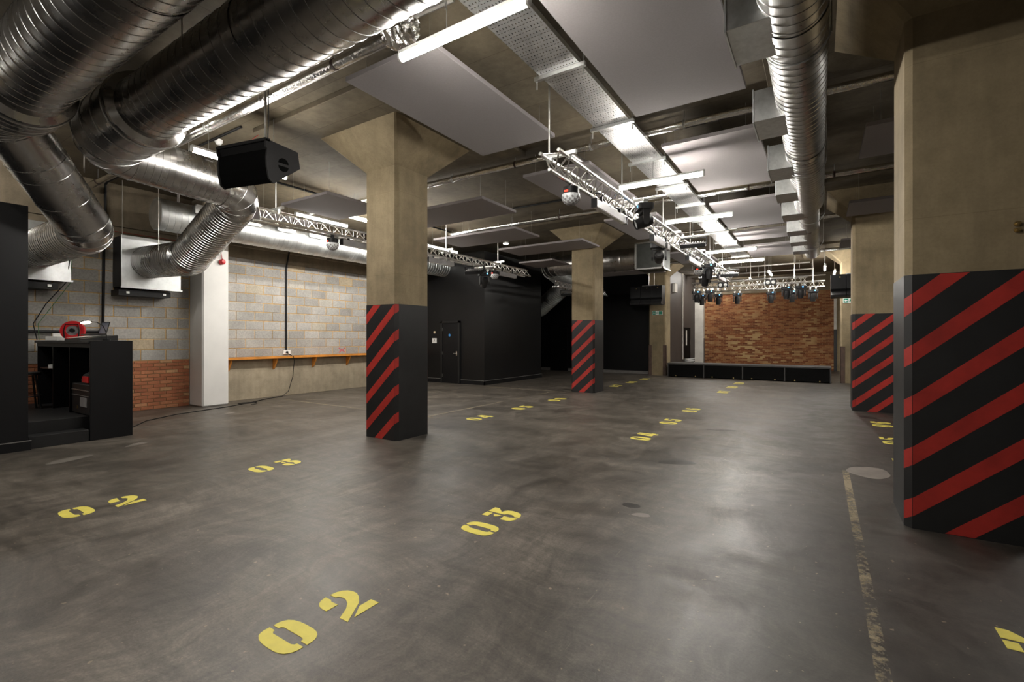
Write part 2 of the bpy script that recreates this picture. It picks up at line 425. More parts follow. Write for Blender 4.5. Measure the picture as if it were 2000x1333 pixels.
def courses(y0, y1, z0, z1, L, H, J, x0, x1, name, mat, parent, ch):
    meshes = {}
    r = 0; z = z0
    while z + .03 < z1:
        h = min(H, z1 - z - J)
        y = y0 - (L + J) * (.5 if r % 2 else 0) + J
        while y < y1 - .02:
            a, b = max(y, y0 + J * .6), min(y + L, y1 - J * .6)
            if b - a > .03:
                k = (round(b - a, 3), round(h, 3))
                if k not in meshes: meshes[k] = MB().cbox(0, x1 - x0, -k[0] / 2, k[0] / 2, 0, k[1], ch).mesh(name, mat)
                link(name, meshes[k], parent, True, Matrix.Translation((x0 + random.uniform(-.0015, .0015), (a + b) / 2, z + J / 2)) @ Matrix.Rotation(random.uniform(-.004, .004), 4, 'X'))
            y += L + J
        z += H + J; r += 1
courses(0, 4.97, 1.03, 3.45, bw, bh, jt, XL, XL + .009, 'block', 'block_grey', wl, .004)
courses(5.52, 12.19, 1.03, 3.45, bw, bh, jt, XL, XL + .009, 'block', 'block_grey', wl, .004)
courses(.9, 4.97, 0, 1.03, .215, .064, .0105, XL, XL + .012, 'brick', 'brick_red', wl, .004)
# red cross scrawled on a block above the shelf
g0 = atX(668, 687, XL + .012)
for s_ in (-1, 1):
    MB().box(-.001, .001, -.13, .13, -.012, .012, Matrix.Translation((XL + .0115, g0.y, 1.15)) @ Matrix.Rotation(s_ * .55, 4, 'X')).build('chalk_mark', 'graffiti_red', wl)

# engaged white column between the two bays
wc = struct(MB().cbox(XL - .01, -11.2, 4.97, 5.52, 0, 3.62, .03).build('wall_left_pilaster', 'white_paint'))
MB().cbox(XL - .01, -11.22, 4.99, 5.50, 3.62, ZC, .02).build('pilaster_head', 'concrete_pale', wc)

# black painted room that stands out from the left wall
br = struct(MB().box(XL, -8.95, 12.19, 15.85, 0, 4.28).build('wall_black_room', 'black_room'))
bbm = struct(MB().box(XL, -10.78, 12.165, 12.19, 0, .13).box(-9.90, -8.925, 12.165, 12.19, 0, .13).box(-8.95, -8.925, 12.165, 15.87, 0, .13).build('baseboard_black_room', 'black_paint'))
MB().box(XL, -10.78, 12.163, 12.19, .13, .142).box(-9.90, -8.923, 12.163, 12.19, .13, .142).box(-8.95, -8.922, 12.163, 15.872, .13, .142).build('top_edge', 'edge_grey', bbm)
d1 = struct(MB().cbox(-10.66, -10.0, 12.150, 12.188, .01, 2.0, .004).build('door_1', 'black_paint'))
MB().box(-10.74, -10.67, 12.13, 12.19, 0, 2.07).box(-9.99, -9.92, 12.13, 12.19, 0, 2.07).box(-10.74, -9.92, 12.13, 12.19, 2.01, 2.07).build('door_frame', 'black_column', d1)
MB().box(-10.08, -10.03, 12.143, 12.150, .93, 1.07).cyl((-10.055, 12.15, 1.0), (-10.055, 12.10, 1.0), .01).cyl((-10.055, 12.105, 1.0), (-10.17, 12.105, 1.0), .009).build('handle', 'aluminium', d1)
for z in (.25, 1.0, 1.8): MB().box(-10.685, -10.66, 12.140, 12.15, z - .05, z + .05).build('hinge', 'aluminium', d1)
MB().cyl((-10.36, 12.151, 1.60), (-10.36, 12.147, 1.60), .045, 20).build('door_sign', 'blue_sign', d1)
sw = MB().cbox(-11.10, -11.02, 12.18, 12.19, 1.66, 1.74, .003); tag(sw.build('wall_call_point', 'cream'), 'small cream wall plate on the black room beside the door', 'wall plate')
ns = thing('notice_plate', 'white notice plate on the black wall left of the black door', 'sign', (-11.06, 12.185, 1.4))
MB().cbox(-11.16, -10.96, 12.175, 12.19, 1.33, 1.5, .002).build('plate', 'white_plastic', ns)
MB().box(-11.08, -11.05, 12.1735, 12.175, 1.39, 1.46).build('pictogram', 'dark_wood', ns)

wr = struct(MB().box(XL, -5.86, 19.72, 19.95, 0, ZC).build('wall_rear', 'dark_room'))
struct(MB().box(XL, -10.6, 19.69, 19.72, 0, .12).box(-9.72, -5.86, 19.69, 19.72, 0, .12).build('baseboard_rear', 'edge_grey'))
d2 = struct(MB().cbox(-10.55, -9.77, 19.68, 19.72, .01, 2.0, .004).build('door_2', 'dark_room'))
MB().box(-10.62, -10.56, 19.67, 19.72, 0, 2.07).box(-9.76, -9.70, 19.67, 19.72, 0, 2.07).box(-10.62, -9.70, 19.67, 19.72, 2.01, 2.07).build('door_frame', 'black_paint', d2)
MB().cyl((-9.85, 19.66, 1.0), (-9.98, 19.66, 1.0), .01).build('handle', 'aluminium', d2)
struct(MB().box(XL - .25, XL, 12.19, 19.95, 0, ZC).build('wall_left_rear', 'dark_room'))

# stage recess
sl = struct(MB().box(-5.75, -5.5, 19.95, 26.4, 0, ZC).build('wall_stage_left', 'brown_grey'))
d3 = struct(MB().box(-5.5, -5.47, 23.55, 24.9, 0, 2.02).build('door_3', 'stage_black'))
MB().box(-5.49, -5.45, 23.45, 23.53, 0, 2.08).box(-5.49, -5.45, 24.92, 25.0, 0, 2.08).box(-5.49, -5.45, 23.45, 25.0, 2.02, 2.08).build('door_frame', 'brown_grey', d3)
MB().box(-5.47, -5.462, 23.98, 24.22, 1.15, 1.88).build('vision_panel', 'white_plastic', d3)
cp = MB().tube([(-5.46, 23.35, .5), (-5.46, 23.35, ZC)], .022); tag(cp.build('white_riser_pipe', 'white_old'), 'pale riser pipe on the brown wall beside the stage door', 'pipe')
bx = MB().cbox(-5.5, -5.38, 21.6, 22.0, 3.55, 3.95, .01); tag(bx.build('junction_box', 'white_old'), 'white junction box high on the brown wall beside the stage', 'junction box')
plain('mortar_stage', (.40, .25, .12), .95, var=.25, scale=9)
ws = struct(MB().box(-5.75, 1.0, 26.4, 26.6, 0, 3.75).build('wall_stage_back', 'mortar_stage'))
bm_ = MB()
z = 0.0; r = 0
while z < 3.72:
    y = -5.06 - (.1125 if r % 2 else 0)
    while y < .56:
        a, b = max(y, -5.06), min(y + .215, .56)
        if b - a > .03: bm_.box(a, b, 26.394 - random.uniform(0, .006), 26.4, z + .005, z + .069)
        y += .225
    z += .0745; r += 1
tag(bm_.build('brickwork', 'brick_stage', ws, fix=False), kind='stuff')
struct(MB().box(-5.75, 7.3, 26.3, 26.6, 3.75, ZC).build('wall_stage_beam', 'concrete_beam'))
wp = struct(MB().cbox(-5.5, -5.07, 26.1, 26.4, 0, 3.75, .01).build('wall_stage_pilaster_left', 'white_old'))
MB().box(-5.07, -5.06, 26.12, 26.39, 0, 1.5).build('lower_strip', 'edge_grey', wp)
struct(MB().box(.66, 1.0, 26.12, 26.4, 0, 3.75).build('wall_stage_return', 'concrete'))
wq = struct(MB().cbox(.545, .65, 26.1, 26.4, 0, 3.75, .01).build('wall_stage_pilaster_right', 'white_old'))
MB().box(.54, .655, 26.09, 26.395, 0, 1.9).build('lower_strip', 'black_column', wq)
struct(MB().box(1.0, 1.25, 19.95, 26.4, 0, ZC).build('wall_stage_right', 'concrete_pale'))
struct(MB().box(XR, XR + .25, YB, YS, 0, ZC).build('wall_right', 'block_grey'))
struct(MB().box(1.25, XR, 26.3, 26.5, 0, 3.75).build('wall_rear_right', 'dark_room'))
struct(MB().box(XL, XR, YB - .2, YB, 0, ZC).build('wall_back', 'block_grey'))

# ------------------------------------------------------------------ columns
CH = .045
def clip(A, ax, lim, sg):
    B = []
    for i in range(len(A)):
        p, q = A[i], A[(i + 1) % len(A)]
        ip, iq = sg * (p[ax] - lim) >= 0, sg * (q[ax] - lim) >= 0
        if ip: B.append(p)
        if ip != iq:
            t = (lim - p[ax]) / (q[ax] - p[ax]); B.append((p[0] + t * (q[0] - p[0]), p[1] + t * (q[1] - p[1])))
    return B
def column(cx, cy, label, painted=True, HALF=.345):
    c = thing('concrete_column', label, 'column', (cx, cy, 0), group='concrete columns')
    def octo(h, ch): return [(-h + ch, -h), (h - ch, -h), (h, -h + ch), (h, h - ch), (h - ch, h), (-h + ch, h), (-h, h - ch), (-h, -h + ch)]
    V = lambda a, b, h: Vector((cx + a, cy + b, h))
    MB().prism(octo(HALF, CH), V, 0, 4.03).build('shaft', 'concrete', c)
    lo, hi = octo(HALF, CH), octo(.80, .02)
    m = MB(); n = 8
    m.add([V(a, b, 4.03) for a, b in lo] + [V(a, b, ZD) for a, b in hi], [(i, (i + 1) % n, n + (i + 1) % n, n + i) for i in range(n)])
    m.add([V(a, b, ZD) for a, b in hi], [tuple(range(n))]); m.build('capital', 'concrete', c)
    if painted:
        pb = MB().prism(octo(HALF + .004, CH + .001), V, .0, 2.0).build('painted_band', 'black_column', c)
        for side in (-1, 1):
            for k in range(-1, 6):
                z0 = 1.74 - .403 * k; hw, th, rise = HALF, .0725, .63
                poly = []
                A = [(-hw, z0 - th), (hw, z0 + rise - th), (hw, z0 + rise + th), (-hw, z0 + th)]
                A = clip(clip(A, 1, .004, 1), 1, 1.996, -1)
                if len(A) < 3: continue
                # the paint laps round the chamfered edges: one strip per facet
                m = MB(); c0 = HALF - CH
                for lo_, hi_ in ((-HALF, -c0), (-c0, c0), (c0, HALF)):
                    B = clip(clip(A, 0, lo_, 1), 0, hi_, -1)
                    if len(B) < 3: continue
                    def fn(a, b, h):
                        ex = max(0, abs(a) - c0); nx = (.7071 * (1 if a > 0 else -1) if lo_ != -c0 else 0); ny = .7071 if lo_ != -c0 else 1
                        return Vector((cx - side * (a + nx * (h + .004)), cy + side * (HALF - ex + ny * (h + .004)), b))
                    m.prism(B, fn, 0, .0015)
                m.build('stripe', 'red_paint', pb)
    else:
        for sx in (-1, 1):
            x0 = cx + sx * (HALF - CH + .0)
            M = MB(); xx = sorted((cx + sx * (HALF - .12), cx + sx * (HALF + .012)))
            M.box(xx[0], xx[1], cy - HALF - .012, cy - HALF + .001, 0, 1.22)
            xx = sorted((cx + sx * (HALF - .001), cx + sx * (HALF + .012))); M.box(xx[0], xx[1], cy - HALF - .012, cy - HALF + .1, 0, 1.22)
            M.build('corner_guard', 'rust_steel', c)
    return c
column(COLX[0], COLY[0], 'striped concrete column standing beside the shelf bay and hanging loudspeaker')
column(COLX[0], COLY[1], 'striped concrete column standing beside the black painted room')
column(COLX[1], COLY[0], 'striped concrete column under the spiral duct, between floor numbers 03 and 04', HALF=.36)
column(COLX[1], COLY[1], 'striped concrete column under the spiral duct, past floor number 06', HALF=.36)
column(COLX[0], COLY[2], 'bare concrete column with rusty corner guards at the solid end of the stage', False)
column(COLX[1], COLY[2], 'bare concrete column with rusty corner guards beside the gap past the stage', False)

def exit_sign(p, label, half=False):
    e = thing('exit_sign', label, 'sign', p); x, y, z = p
    MB().box(x - .21, x + .21, y - .006, y, z - .08, z + .08).build('board', 'white_plastic', e)
    MB().box(x - .195, x - .065, y - .008, y - .006, z - .065, z + .065).build('green_field', 'sign_green', e)
    MB().box(x + .06, x + .195, y - .008, y - .006, z - .065, z + .065).build('green_field', 'sign_green', e)
    MB().prism([(-.045, 0), (0, .042), (0, .016), (.045, .016), (.045, -.016), (0, -.016), (0, -.042)], lambda a, b, h: Vector((x - .13 + a, y - .008 - h, z + b)), 0, .002).build('arrow', 'white_plastic', e)
    m = MB().box(x + .035, x + .048, y - .008, y - .006, z - .06, z + .06)
    m.prism([(-.03, .02), (.0, .035), (.02, .02), (.012, .0), (.03, -.05), (.018, -.055), (-.002, -.015), (-.03, -.055), (-.04, -.05), (-.012, .0)], lambda a, b, h: Vector((x + a - .01, y - .008 - h, z + b)), -.002, 0)
    m.cyl((x - .005, y - .008, z + .05), (x - .005, y - .006, z + .05), .011, 10).build('running_figure', 'sign_green', e)
fy = COLY[2] - .345 - .002
t = thing('anchor_bolts', 'pair of small metal anchor bolts on the striped column under the spiral duct', 'bolts', (1.195, 4.86, 2.3))
for z_ in (2.28, 2.325): MB().cyl((1.195, 4.861, z_), (1.195, 4.80, z_), .011, 10).cyl((1.195, 4.852, z_), (1.195, 4.845, z_), .02, 6).build('bolt', 'brass', t)
exit_sign((-5.50, fy, 2.52), 'green and white exit sign on the bare column by the solid stage end')
exit_sign((.86, fy, 2.75), 'green and white exit sign on the bare column past the stage gap')

# ------------------------------------------------------------------ stage
st = thing('stage', 'low black stage with four front panels and grey deck before the brick wall', 'stage', (-2.33, 19.4, 0))
MB().box(-4.97, .3, 18.9, 19.86, .02, .48).build('frame', 'stage_black', st)
MB().cbox(-5.0, .33, 18.84, 19.88, .48, .535, .006).build('deck', 'stage_deck', st)
pw = 5.27 / 4
for k in range(4):
    x0 = -4.97 + k * pw
    fp = MB().cbox(x0 + .02, x0 + pw - .02, 18.85, 18.9, .03, .478, .004).build('front_panel', 'stage_black', st)
    for q in (.3, 1.02): MB().cyl((x0 + q, 18.851, .055), (x0 + q, 18.846, .055), .022, 10).build('bolt', 'brass', fp)
for k in range(5):
    x0 = -4.97 + k * pw
    MB().box(x0 - .018, x0 + .018, 18.846, 18.9, .0, .48).build('upright', 'stage_deck', st)
cb = thing('cable_coil', 'small coil of pale cable lying on the stage deck', 'cable', (-4.3, 19.5, .535))
MB().tube([(-4.3 + .18 * math.cos(t / 3), 19.5 + .16 * math.sin(t / 3), .56 + .004 * t) for t in range(40)], .014, 6).build('coil', 'white_plastic', cb)

# ------------------------------------------------------------------ floor numbers
DG = {
 '0': [[(-1, 14), (-1, 9.5), (-2.2, 9), (-3, 7.5), (-3, -8), (-2.2, -9.6), (-1, -10), (-1, -15), (-4, -14.9), (-6.6, -14), (-8.8, -12), (-10, -9.5), (-10.6, -6), (-10.7, 0), (-10.4, 5), (-9.6, 9), (-8, 12), (-6, 13.5), (-4, 14)]],
 '2': [[(-2, 14.5), (-2, 9.5), (-3, 8), (-3, 2), (-10.5, 2), (-10.5, 6), (-9.6, 9.5), (-8, 12), (-5.5, 13.8)], [(1, 14.5), (5, 14), (8, 12.5), (10, 10), (11, 6.5), (10.8, 3), (9, -1), (5, -6), (-10.5, -16), (-10.5, -9.5), (-3, -5), (1, -1), (3, 3), (3.2, 6), (2.5, 8.5), (1, 9.5)], [(11, -9), (11, -15.5), (-6, -15.5), (3, -9)]],
 '3': [[(-2, 16), (-2, 10), (-10, 10), (-10, 16)], [(0, 16), (10, 16), (10, 11), (4, 5), (7, 4), (9.5, 2), (10.7, -2), (10.5, -7), (8.5, -11.5), (5, -14), (0, -15), (0, -10), (2, -8.5), (2.8, -5.5), (2.2, -2), (0, 0)], [(-3, 8.5), (-3, 0.5), (-6, 2), (-8, 5)], [(-3, -2), (-3, -8), (-2, -9.5), (-2, -15), (-5.5, -14.3), (-8.5, -12.5), (-10.3, -9.5), (-10.5, -3)]],
 '4': [[(1, 15), (8, 15), (8, -4), (11, -4), (11, -10), (8, -10), (8, -15), (1, -15)], [(-1, 15), (-1, 5), (-5, -4), (-1, -4), (-1, -10), (-11, -10), (-11, -5), (-4, 15)]],
 '5': [[(-9, 15), (9, 15), (9, 9.5), (-3, 9.5), (-3, 3), (-9, 0)], [(-1, 5), (5, 5), (8.5, 3), (10.3, -.5), (10.5, -5), (9, -10.5), (6, -13.5), (1, -15), (1, -9.5), (3, -8), (3.6, -4), (2.5, -.5), (-1, -.5)], [(-1, -15), (-1, -9.5), (-3, -8), (-3, -5), (-10, -5), (-9.5, -10), (-6, -14)]],
 '6': [[(-1, 14.5), (-1, 9.5), (-3, 7.5), (-3, -8), (-1, -10), (-1, -15), (-6, -14.3), (-9.3, -11), (-10.5, -5), (-10.5, 5), (-9, 11), (-6, 14)], [(1, 4), (6, 3.7), (9.5, 1), (10.5, -5), (9, -11.5), (5, -14.5), (1, -15), (1, -10), (3, -8), (3.5, -4), (2.5, -1), (1, -.5)], [(1, 14.5), (6, 14), (9.5, 10.5), (10, 6.5), (3, 6.5), (3, 8), (1, 9.5)]],
 '7': [[(-10.5, 15), (-4, 15), (-4, 7.5), (-10.5, 7.5)], [(-2, 15), (10.5, 15), (10.5, 10), (3, -15), (-5, -15), (3, 9.5), (-2, 9.5)]],
 '8': [[(-1, 15), (-1, 10), (-3, 8.5), (-3, 4.5), (-1, 3), (-1, -2), (-3, -4), (-3, -8), (-1, -10), (-1, -15), (-6, -14.3), (-9.8, -11), (-10.5, -5), (-8, .5), (-9.8, 5), (-9, 11.5), (-6, 14.5)]],
}
for k in '08': DG[k].append([(-a, b) for a, b in DG[k][0]][::-1])
DG['9'] = [[(-a, -b) for a, b in p] for p in DG['6']]
def floor_number(txt, X0, Y0, label, group):
    t = thing('floor_number', label, 'floor marking', (X0, Y0 + .17, 0), group=group)
    for i, c in enumerate(txt):
        m = MB()
        for p in DG[c]:
            m.prism([(a / 100, b / 100) for a, b in p], lambda a, b, h: Vector((X0 - b, Y0 + .345 * i + a, h)), .0002, .0022)
        m.build('digit', 'yellow_paint', t)
WD = {'02': 'zero two', '03': 'zero three', '04': 'zero four', '05': 'zero five', '06': 'zero six', '07': 'zero seven', '08': 'zero eight', '09': 'zero nine'}
NY = {'02': 1.39, '03': 3.0, '04': 7.0, '05': 8.54, '06': 10.16, '07': 14.12, '08': 15.6, '09': 17.1}
for n_, y in NY.items():
    floor_number(n_, -5.38, y, f'yellow stencilled {WD[n_]} on the floor in line with the columns nearer the shelf wall', 'floor numbers beside the columns')
    floor_number(n_, -2.25, y, f'yellow stencilled {WD[n_]} on the open floor below the cable tray and long truss', 'floor numbers in the middle row')
    if n_ in ('03', '04', '05', '06', '07'):
        floor_number(n_,   .92 if n_ == '03' else .90, y + (-.02 if n_ == '03' else .1), f'yellow stencilled {WD[n_]} on the floor in line with the columns under the spiral duct', 'floor numbers under the spiral duct')

def top_at(x, y):
    z = ZC
    for cx in COLX:
        for cy in COLY:
            d = max(abs(x - cx), abs(y - cy))
            if d < .8: z = 4.03 + max(0, d - .345) / .455 * .47
            elif d < 1.45: z = min(z, ZD)
    return z
# ------------------------------------------------------------------ ventilation ducts
def helix_run(p0, p1, R, pitch=.13, ridge=.004, n=44, flip=1):
    m = MB(); p0, p1 = Vector(p0), Vector(p1); L = (p1 - p0).length; x, y, d = m.frame(p1 - p0)
    ss = []; k = -1
    while k * pitch < L + pitch:
        e1, e2 = .5 - .007 / pitch, .5 + .007 / pitch
        for f, b in ((.0, 0), (e1, 0), (e1 + .003 / pitch, 1), (e2 - .003 / pitch, 1), (e2, 0)): ss.append(((k + f) * pitch, b))
        k += 1
    ss.append((k * pitch, 0))
    rings = len(ss); vs = []
    for s, b in ss:
        for i in range(n):
            q = s + flip * pitch * i / n
            rr = R + (ridge if b else 0)
            if q < 0 or q > L: rr = R
            q = min(max(q, 0), L); t = 2 * PI * i / n
            vs.append(p0 + d * q + x * (math.cos(t) * rr) + y * (math.sin(t) * rr))
    fs = []
    for a in range(rings - 1):
        for i in range(n):
            j = (i + 1) % n; o = 0
            a2 = a
            if j == 0:   # seam: next turn of the helix
                a0 = a - 5 * flip; b0 = a + 1 - 5 * flip
                if flip > 0:
                    # vertex column 0 one pitch further on
                    a0, b0 = a + 5, a + 6
                else: a0, b0 = a - 5, a - 4
                if not (0 <= a0 < rings and 0 <= b0 < rings): continue
                fs.append((a * n + i, a0 * n, b0 * n, (a + 1) * n + i))
            else: fs.append((a * n + i, a * n + j, (a + 1) * n + j, (a + 1) * n + i))
    m.add(vs, fs, True); return m
def ring_run(p0, p1, R, n=44, R1=None, caps=False): return MB().cyl(p0, p1, R, n, R1, caps)
def bead(p, d, R, r=.012, n=44):
    m = MB(); x, y, d = m.frame(d); p = Vector(p)
    vs = []; q = 6
    for i in range(n):
        t = 2 * PI * i / n; c = x * math.cos(t) + y * math.sin(t)
        for k in range(q):
            a = 2 * PI * k / q; vs.append(p + c * (R + r * math.cos(a)) + d * (r * math.sin(a)))
    m.add(vs, [(i * q + k, i * q + (k + 1) % q, ((i + 1) % n) * q + (k + 1) % q, ((i + 1) % n) * q + k) for i in range(n) for k in range(q)], True)
    return m
def elbow(P, d0, d1, R, rb, gores=4, n=44):
    # P corner of the centre lines, d0 in direction, d1 out direction; mitred gores with a bead on each joint
    P, d0, d1 = Vector(P), Vector(d0).normalized(), Vector(d1).normalized()
    ang = d0.angle(d1); tl = rb * math.tan(ang / 2); ax = d0.cross(d1).normalized()
    A = P - d0 * tl; C0 = A + (ax.cross(d0)) * rb
    m = MB(); x, y, _ = m.frame(d0); rings = []; beads = []
    for g in range(gores + 1):
        th = ang * g / gores; Rm = Matrix.Rotation(th, 3, ax)
        c = C0 + Rm @ (A - C0); xx, yy = Rm @ x, Rm @ y
        rings.append([c + xx * (math.cos(2 * PI * i / n) * R) + yy * (math.sin(2 * PI * i / n) * R) for i in range(n)])
        beads.append((c, Rm @ d0))
    for g in range(gores):
        m.add(rings[g] + rings[g + 1], [(i, (i + 1) % n, n + (i + 1) % n, n + i) for i in range(n)], True)
    b = MB()
    for c, d in beads:
        q = bead(c, d, R, .006, n); b.add(q.v, q.f, True)
    return m, b, A, P + d1 * tl
def hanger(t, x, y, z0, z1=ZC, r=.006, mat='steel_rod'): MB().cyl((x, y, z0), (x, y, z1), r, 8).build('hanger_rod', mat, t)

def supply(label, Y, Z, R, pts, R2, lab2, mat, hang):
    t = thing('ventilation_duct', label, 'duct', (-3, Y, Z))
    xa, xb = pts[0]
    helix_run((3.2, Y, Z), (xa, Y, Z), R, .15).build('spiral_duct', mat, t)
    for xx in (1.6, -1.4, -3.9): ring_run((xx, Y, Z), (xx - .11, Y, Z), R + .006).build('joint_sleeve', mat, t)
    # flanged collar, wider barrel
    RC = R + .075
    cl = MB().lathe([(R, 0), (R + .01, .10), (RC, .16), (RC, .24)], 44, Matrix.Translation((xa + .12, Y, Z)) @ Matrix.Rotation(-PI / 2, 4, 'Y')).build('collar', mat, t)
    bead((xa - .12, Y, Z), (1, 0, 0), RC, .016).build('flange', 'galvanised', cl)
    bar = ring_run((xa - .12, Y, Z), (xb, Y, Z), RC).build('barrel', mat, t)
    for q in range(3): bead((xa - .12 + (xb - xa + .12) * (q + 1) / 3, Y, Z), (1, 0, 0), RC, .007).build('seam', 'galvanised', bar)
    MB().lathe([(RC, 0), (R2, .14)], 44, Matrix.Translation((xb, Y, Z)) @ Matrix.Rotation(-PI / 2, 4, 'Y')).build('reducer', mat, t)
    P = [Vector(p) for p in pts[1]]
    prev = Vector((xb - .12, Y, Z)); dirs = []
    chain = [prev] + P
    cur = prev
    for i in range(1, len(chain) - 1):
        d0 = (chain[i] - chain[i - 1]).normalized(); d1 = (chain[i + 1] - chain[i]).normalized()
        e, b, A, B = elbow(chain[i], d0, d1, R2 + .004, R2 * 1.15, 4)
        if (A - cur).dot(d0) > .06:
            if i == 2 and Y < 2:
                rn = ring_run(cur, A, R2).build('plain_run', mat, t)
                for q in (.02, .3, .42, .7): bead(cur.lerp(A, q), d0, R2, .005).build('seam', mat, rn)
            else: (helix_run(cur, A, R2, .085 if i < 3 else .06, .004 if i < 3 else .006) if i > 1 else ring_run(cur, A, R2)).build('spiral_run', mat, t)
        eo = e.build('elbow', mat, t); b.build('seam', mat, eo)
        cur = B
    helix_run(cur, chain[-1], R2 - .004, .085, .004).build('spiral_run', mat, t)
    for x_, y_, z_ in hang: hanger(t, x_, y_, z_)
    return t
supply('large spiral duct nearest the booth, dropping to the partly hidden wall box', 1.36, 4.12, .35,
       ((-6.75, -7.25), [(-7.75, 1.36, 4.08), (-8.85, 2.42, 3.05), (-11.35, 2.36, 3.0)]), .31, '', 'galv_shaded',
       [(-2.2, 1.75, 4.1), (-5.1, 1.74, 4.1), (-6.95, 1.80, 4.1), (-8.2, 2.2, 3.7)])
supply('large spiral duct above the hanging loudspeaker, dropping to the white wall box', 2.24, 4.05, .325,
       ((-6.25, -7.35), [(-7.85, 2.24, 4.0), (-7.85, 4.12, 3.87), (-9.75, 4.1, 2.98), (-11.35, 4.05, 3.03)]), .32, '', 'galv_shaded',
       [(-2.2, 2.68, 4.0), (-4.6, 1.88, 4.0), (-6.45, 2.72, 4.0), (-7.5, 2.74, 4.0), (-7.85, 3.3, 4.15), (-10.1, 3.75, 3.1)])
def wall_box(label, y0, y1, z0, z1):
    t = thing('plenum_box', label, 'air box', (XL + .25, (y0 + y1) / 2, z0))
    MB().box(XL + .012, -11.36, y0 + .01, y1 - .01, z0 + .01, z1 - .01).build('casing', 'black_column', t)
    MB().cbox(-11.36, -11.33, y0, y1, z0, z1, .004).build('front_plate', 'galv_pale', t)
    MB().box(-11.345, -11.30, y0 - .01, y1 + .02, z0 - .02, z0 + .01).build('drip_lip', 'galv_pale', t)
    rl = MB().box(XL + .012, -11.40, y0 - .02, y1 - .16, z0 - .16, z0 - .05).build('support_rail', 'black_paint', t)
    for q in (.1, .72): MB().box(-11.40, -11.385, y0 + q, y0 + q + .05, z0 - .12, z0 - .08).build('clip', 'zinc', rl)
    for q in (y0 + .03, y1 - .05): MB().cyl((-11.37, q, z1), (-11.37, q, ZC), .007, 8).build('hanger_rod', 'steel_rod', t)
wall_box('galvanised air box on the block wall beside the white pilaster', 3.59, 4.61, 2.50, 3.51)
wall_box('galvanised air box on the block wall above the booth counter', 1.84, 2.86, 2.53, 3.53)

# silver duct with grilles along the left wall
t = thing('wall_duct', 'pale silver spiral duct with white grilles running high along the block wall', 'duct', (-10.65, 8, 3.88))
y0 = atX(300, 408, -10.75).y
helix_run((-10.65, y0, 3.88), (-10.65, 12.188, 3.88), .30, .11, .004).build('spiral_duct', 'galv_pale', t)
MB().lathe([(0, 0), (.29, 0), (.305, .012), (.305, .08)], 40, Matrix.Translation((-10.65, y0 - .01, 3.88)) @ Matrix.Rotation(-PI / 2, 4, 'X')).build('end_cap', 'galv_pale', t)
for gy in (y0 + .75, 5.55, 6.35, 7.15, 8.0, 8.85, 9.7, 10.6):
    g = MB().cbox(-10.46, -10.30, gy - .21, gy + .21, 3.95, 4.13, .006).build('grille_box', 'galv_pale', t)
    f = MB()
    f.box(-10.302, -10.292, gy - .22, gy + .22, 3.94, 3.965).box(-10.302, -10.292, gy - .22, gy + .22, 4.115, 4.14).box(-10.302, -10.292, gy - .22, gy - .195, 3.94, 4.14).box(-10.302, -10.292, gy + .195, gy + .22, 3.94, 4.14)
    for k in range(5): f.box(-10.300, -10.295, gy - .2, gy + .2, 3.975 + k * .029, 3.988 + k * .029)
    for k in range(8): f.box(-10.299, -10.296, gy - .175 + k * .05, gy - .169 + k * .05, 3.96, 4.12)
    f.build('grille', 'white_plastic', g)
for q in (4.3, 7.5, 10.2): hanger(t, -10.65, q, 4.17)

# spiral duct with side outlets above the right-hand columns
RX, RZ = -.165, 4.02
t = thing('outlet_duct', 'long spiral duct with box outlets hanging above the striped columns', 'duct', (RX, 8, RZ))
MB().lathe([(0, 0), (.228, 0), (.228, .06)], 40, Matrix.Translation((RX, 2.78, RZ)) @ Matrix.Rotation(-PI / 2, 4, 'X')).build('end_cap', 'galvanised', t)
helix_run((RX, 2.8, RZ), (RX, 10.35, RZ), .226, .115, .004, flip=-1).build('spiral_duct', 'galvanised', t)
MB().lathe([(.226, 0), (.185, .16)], 40, Matrix.Translation((RX, 10.35, RZ)) @ Matrix.Rotation(-PI / 2, 4, 'X')).build('reducer', 'galvanised', t)
helix_run((RX - .02, 10.5, RZ), (RX - .02, 16.5, RZ), .185, .115, .004, flip=-1).build('spiral_duct', 'galvanised', t)
MB().lathe([(0, 0), (.187, 0), (.187, -.06)], 40, Matrix.Translation((RX - .02, 16.51, RZ)) @ Matrix.Rotation(-PI / 2, 4, 'X')).build('end_cap', 'galvanised', t)
for q in (4.2, 7.2): MB().cyl((RX, q, RZ), (RX, q + .1, RZ), .232, 40, caps=False).build('joint_sleeve', 'galvanised', t)
for yb in (3.92, 5.74, 7.51, 8.87, 10.43, 12.08, 13.5, 14.9):
    rr = .226 if yb < 10.2 else .185
    o = MB().cbox(-.60, RX - rr + .10, yb, yb + .56, 3.84, 4.18, .003).build('outlet_box', 'zinc', t)
    MB().box(-.612, -.60, yb - .012, yb + .572, 3.828, 4.192).build('face_frame', 'galv_pale', o)
for q in (4.6, 7.9, 11.2, 14.4): hanger(t, RX + .245, q, RZ - .05)
for q in (4.6, 7.9, 11.2, 14.4): MB().tube([(RX + .245 * math.cos(a), q, RZ + .245 * math.sin(a)) for a in [i * PI / 10 - PI for i in range(11)]], .008, 6).build('strap', 'zinc', t)

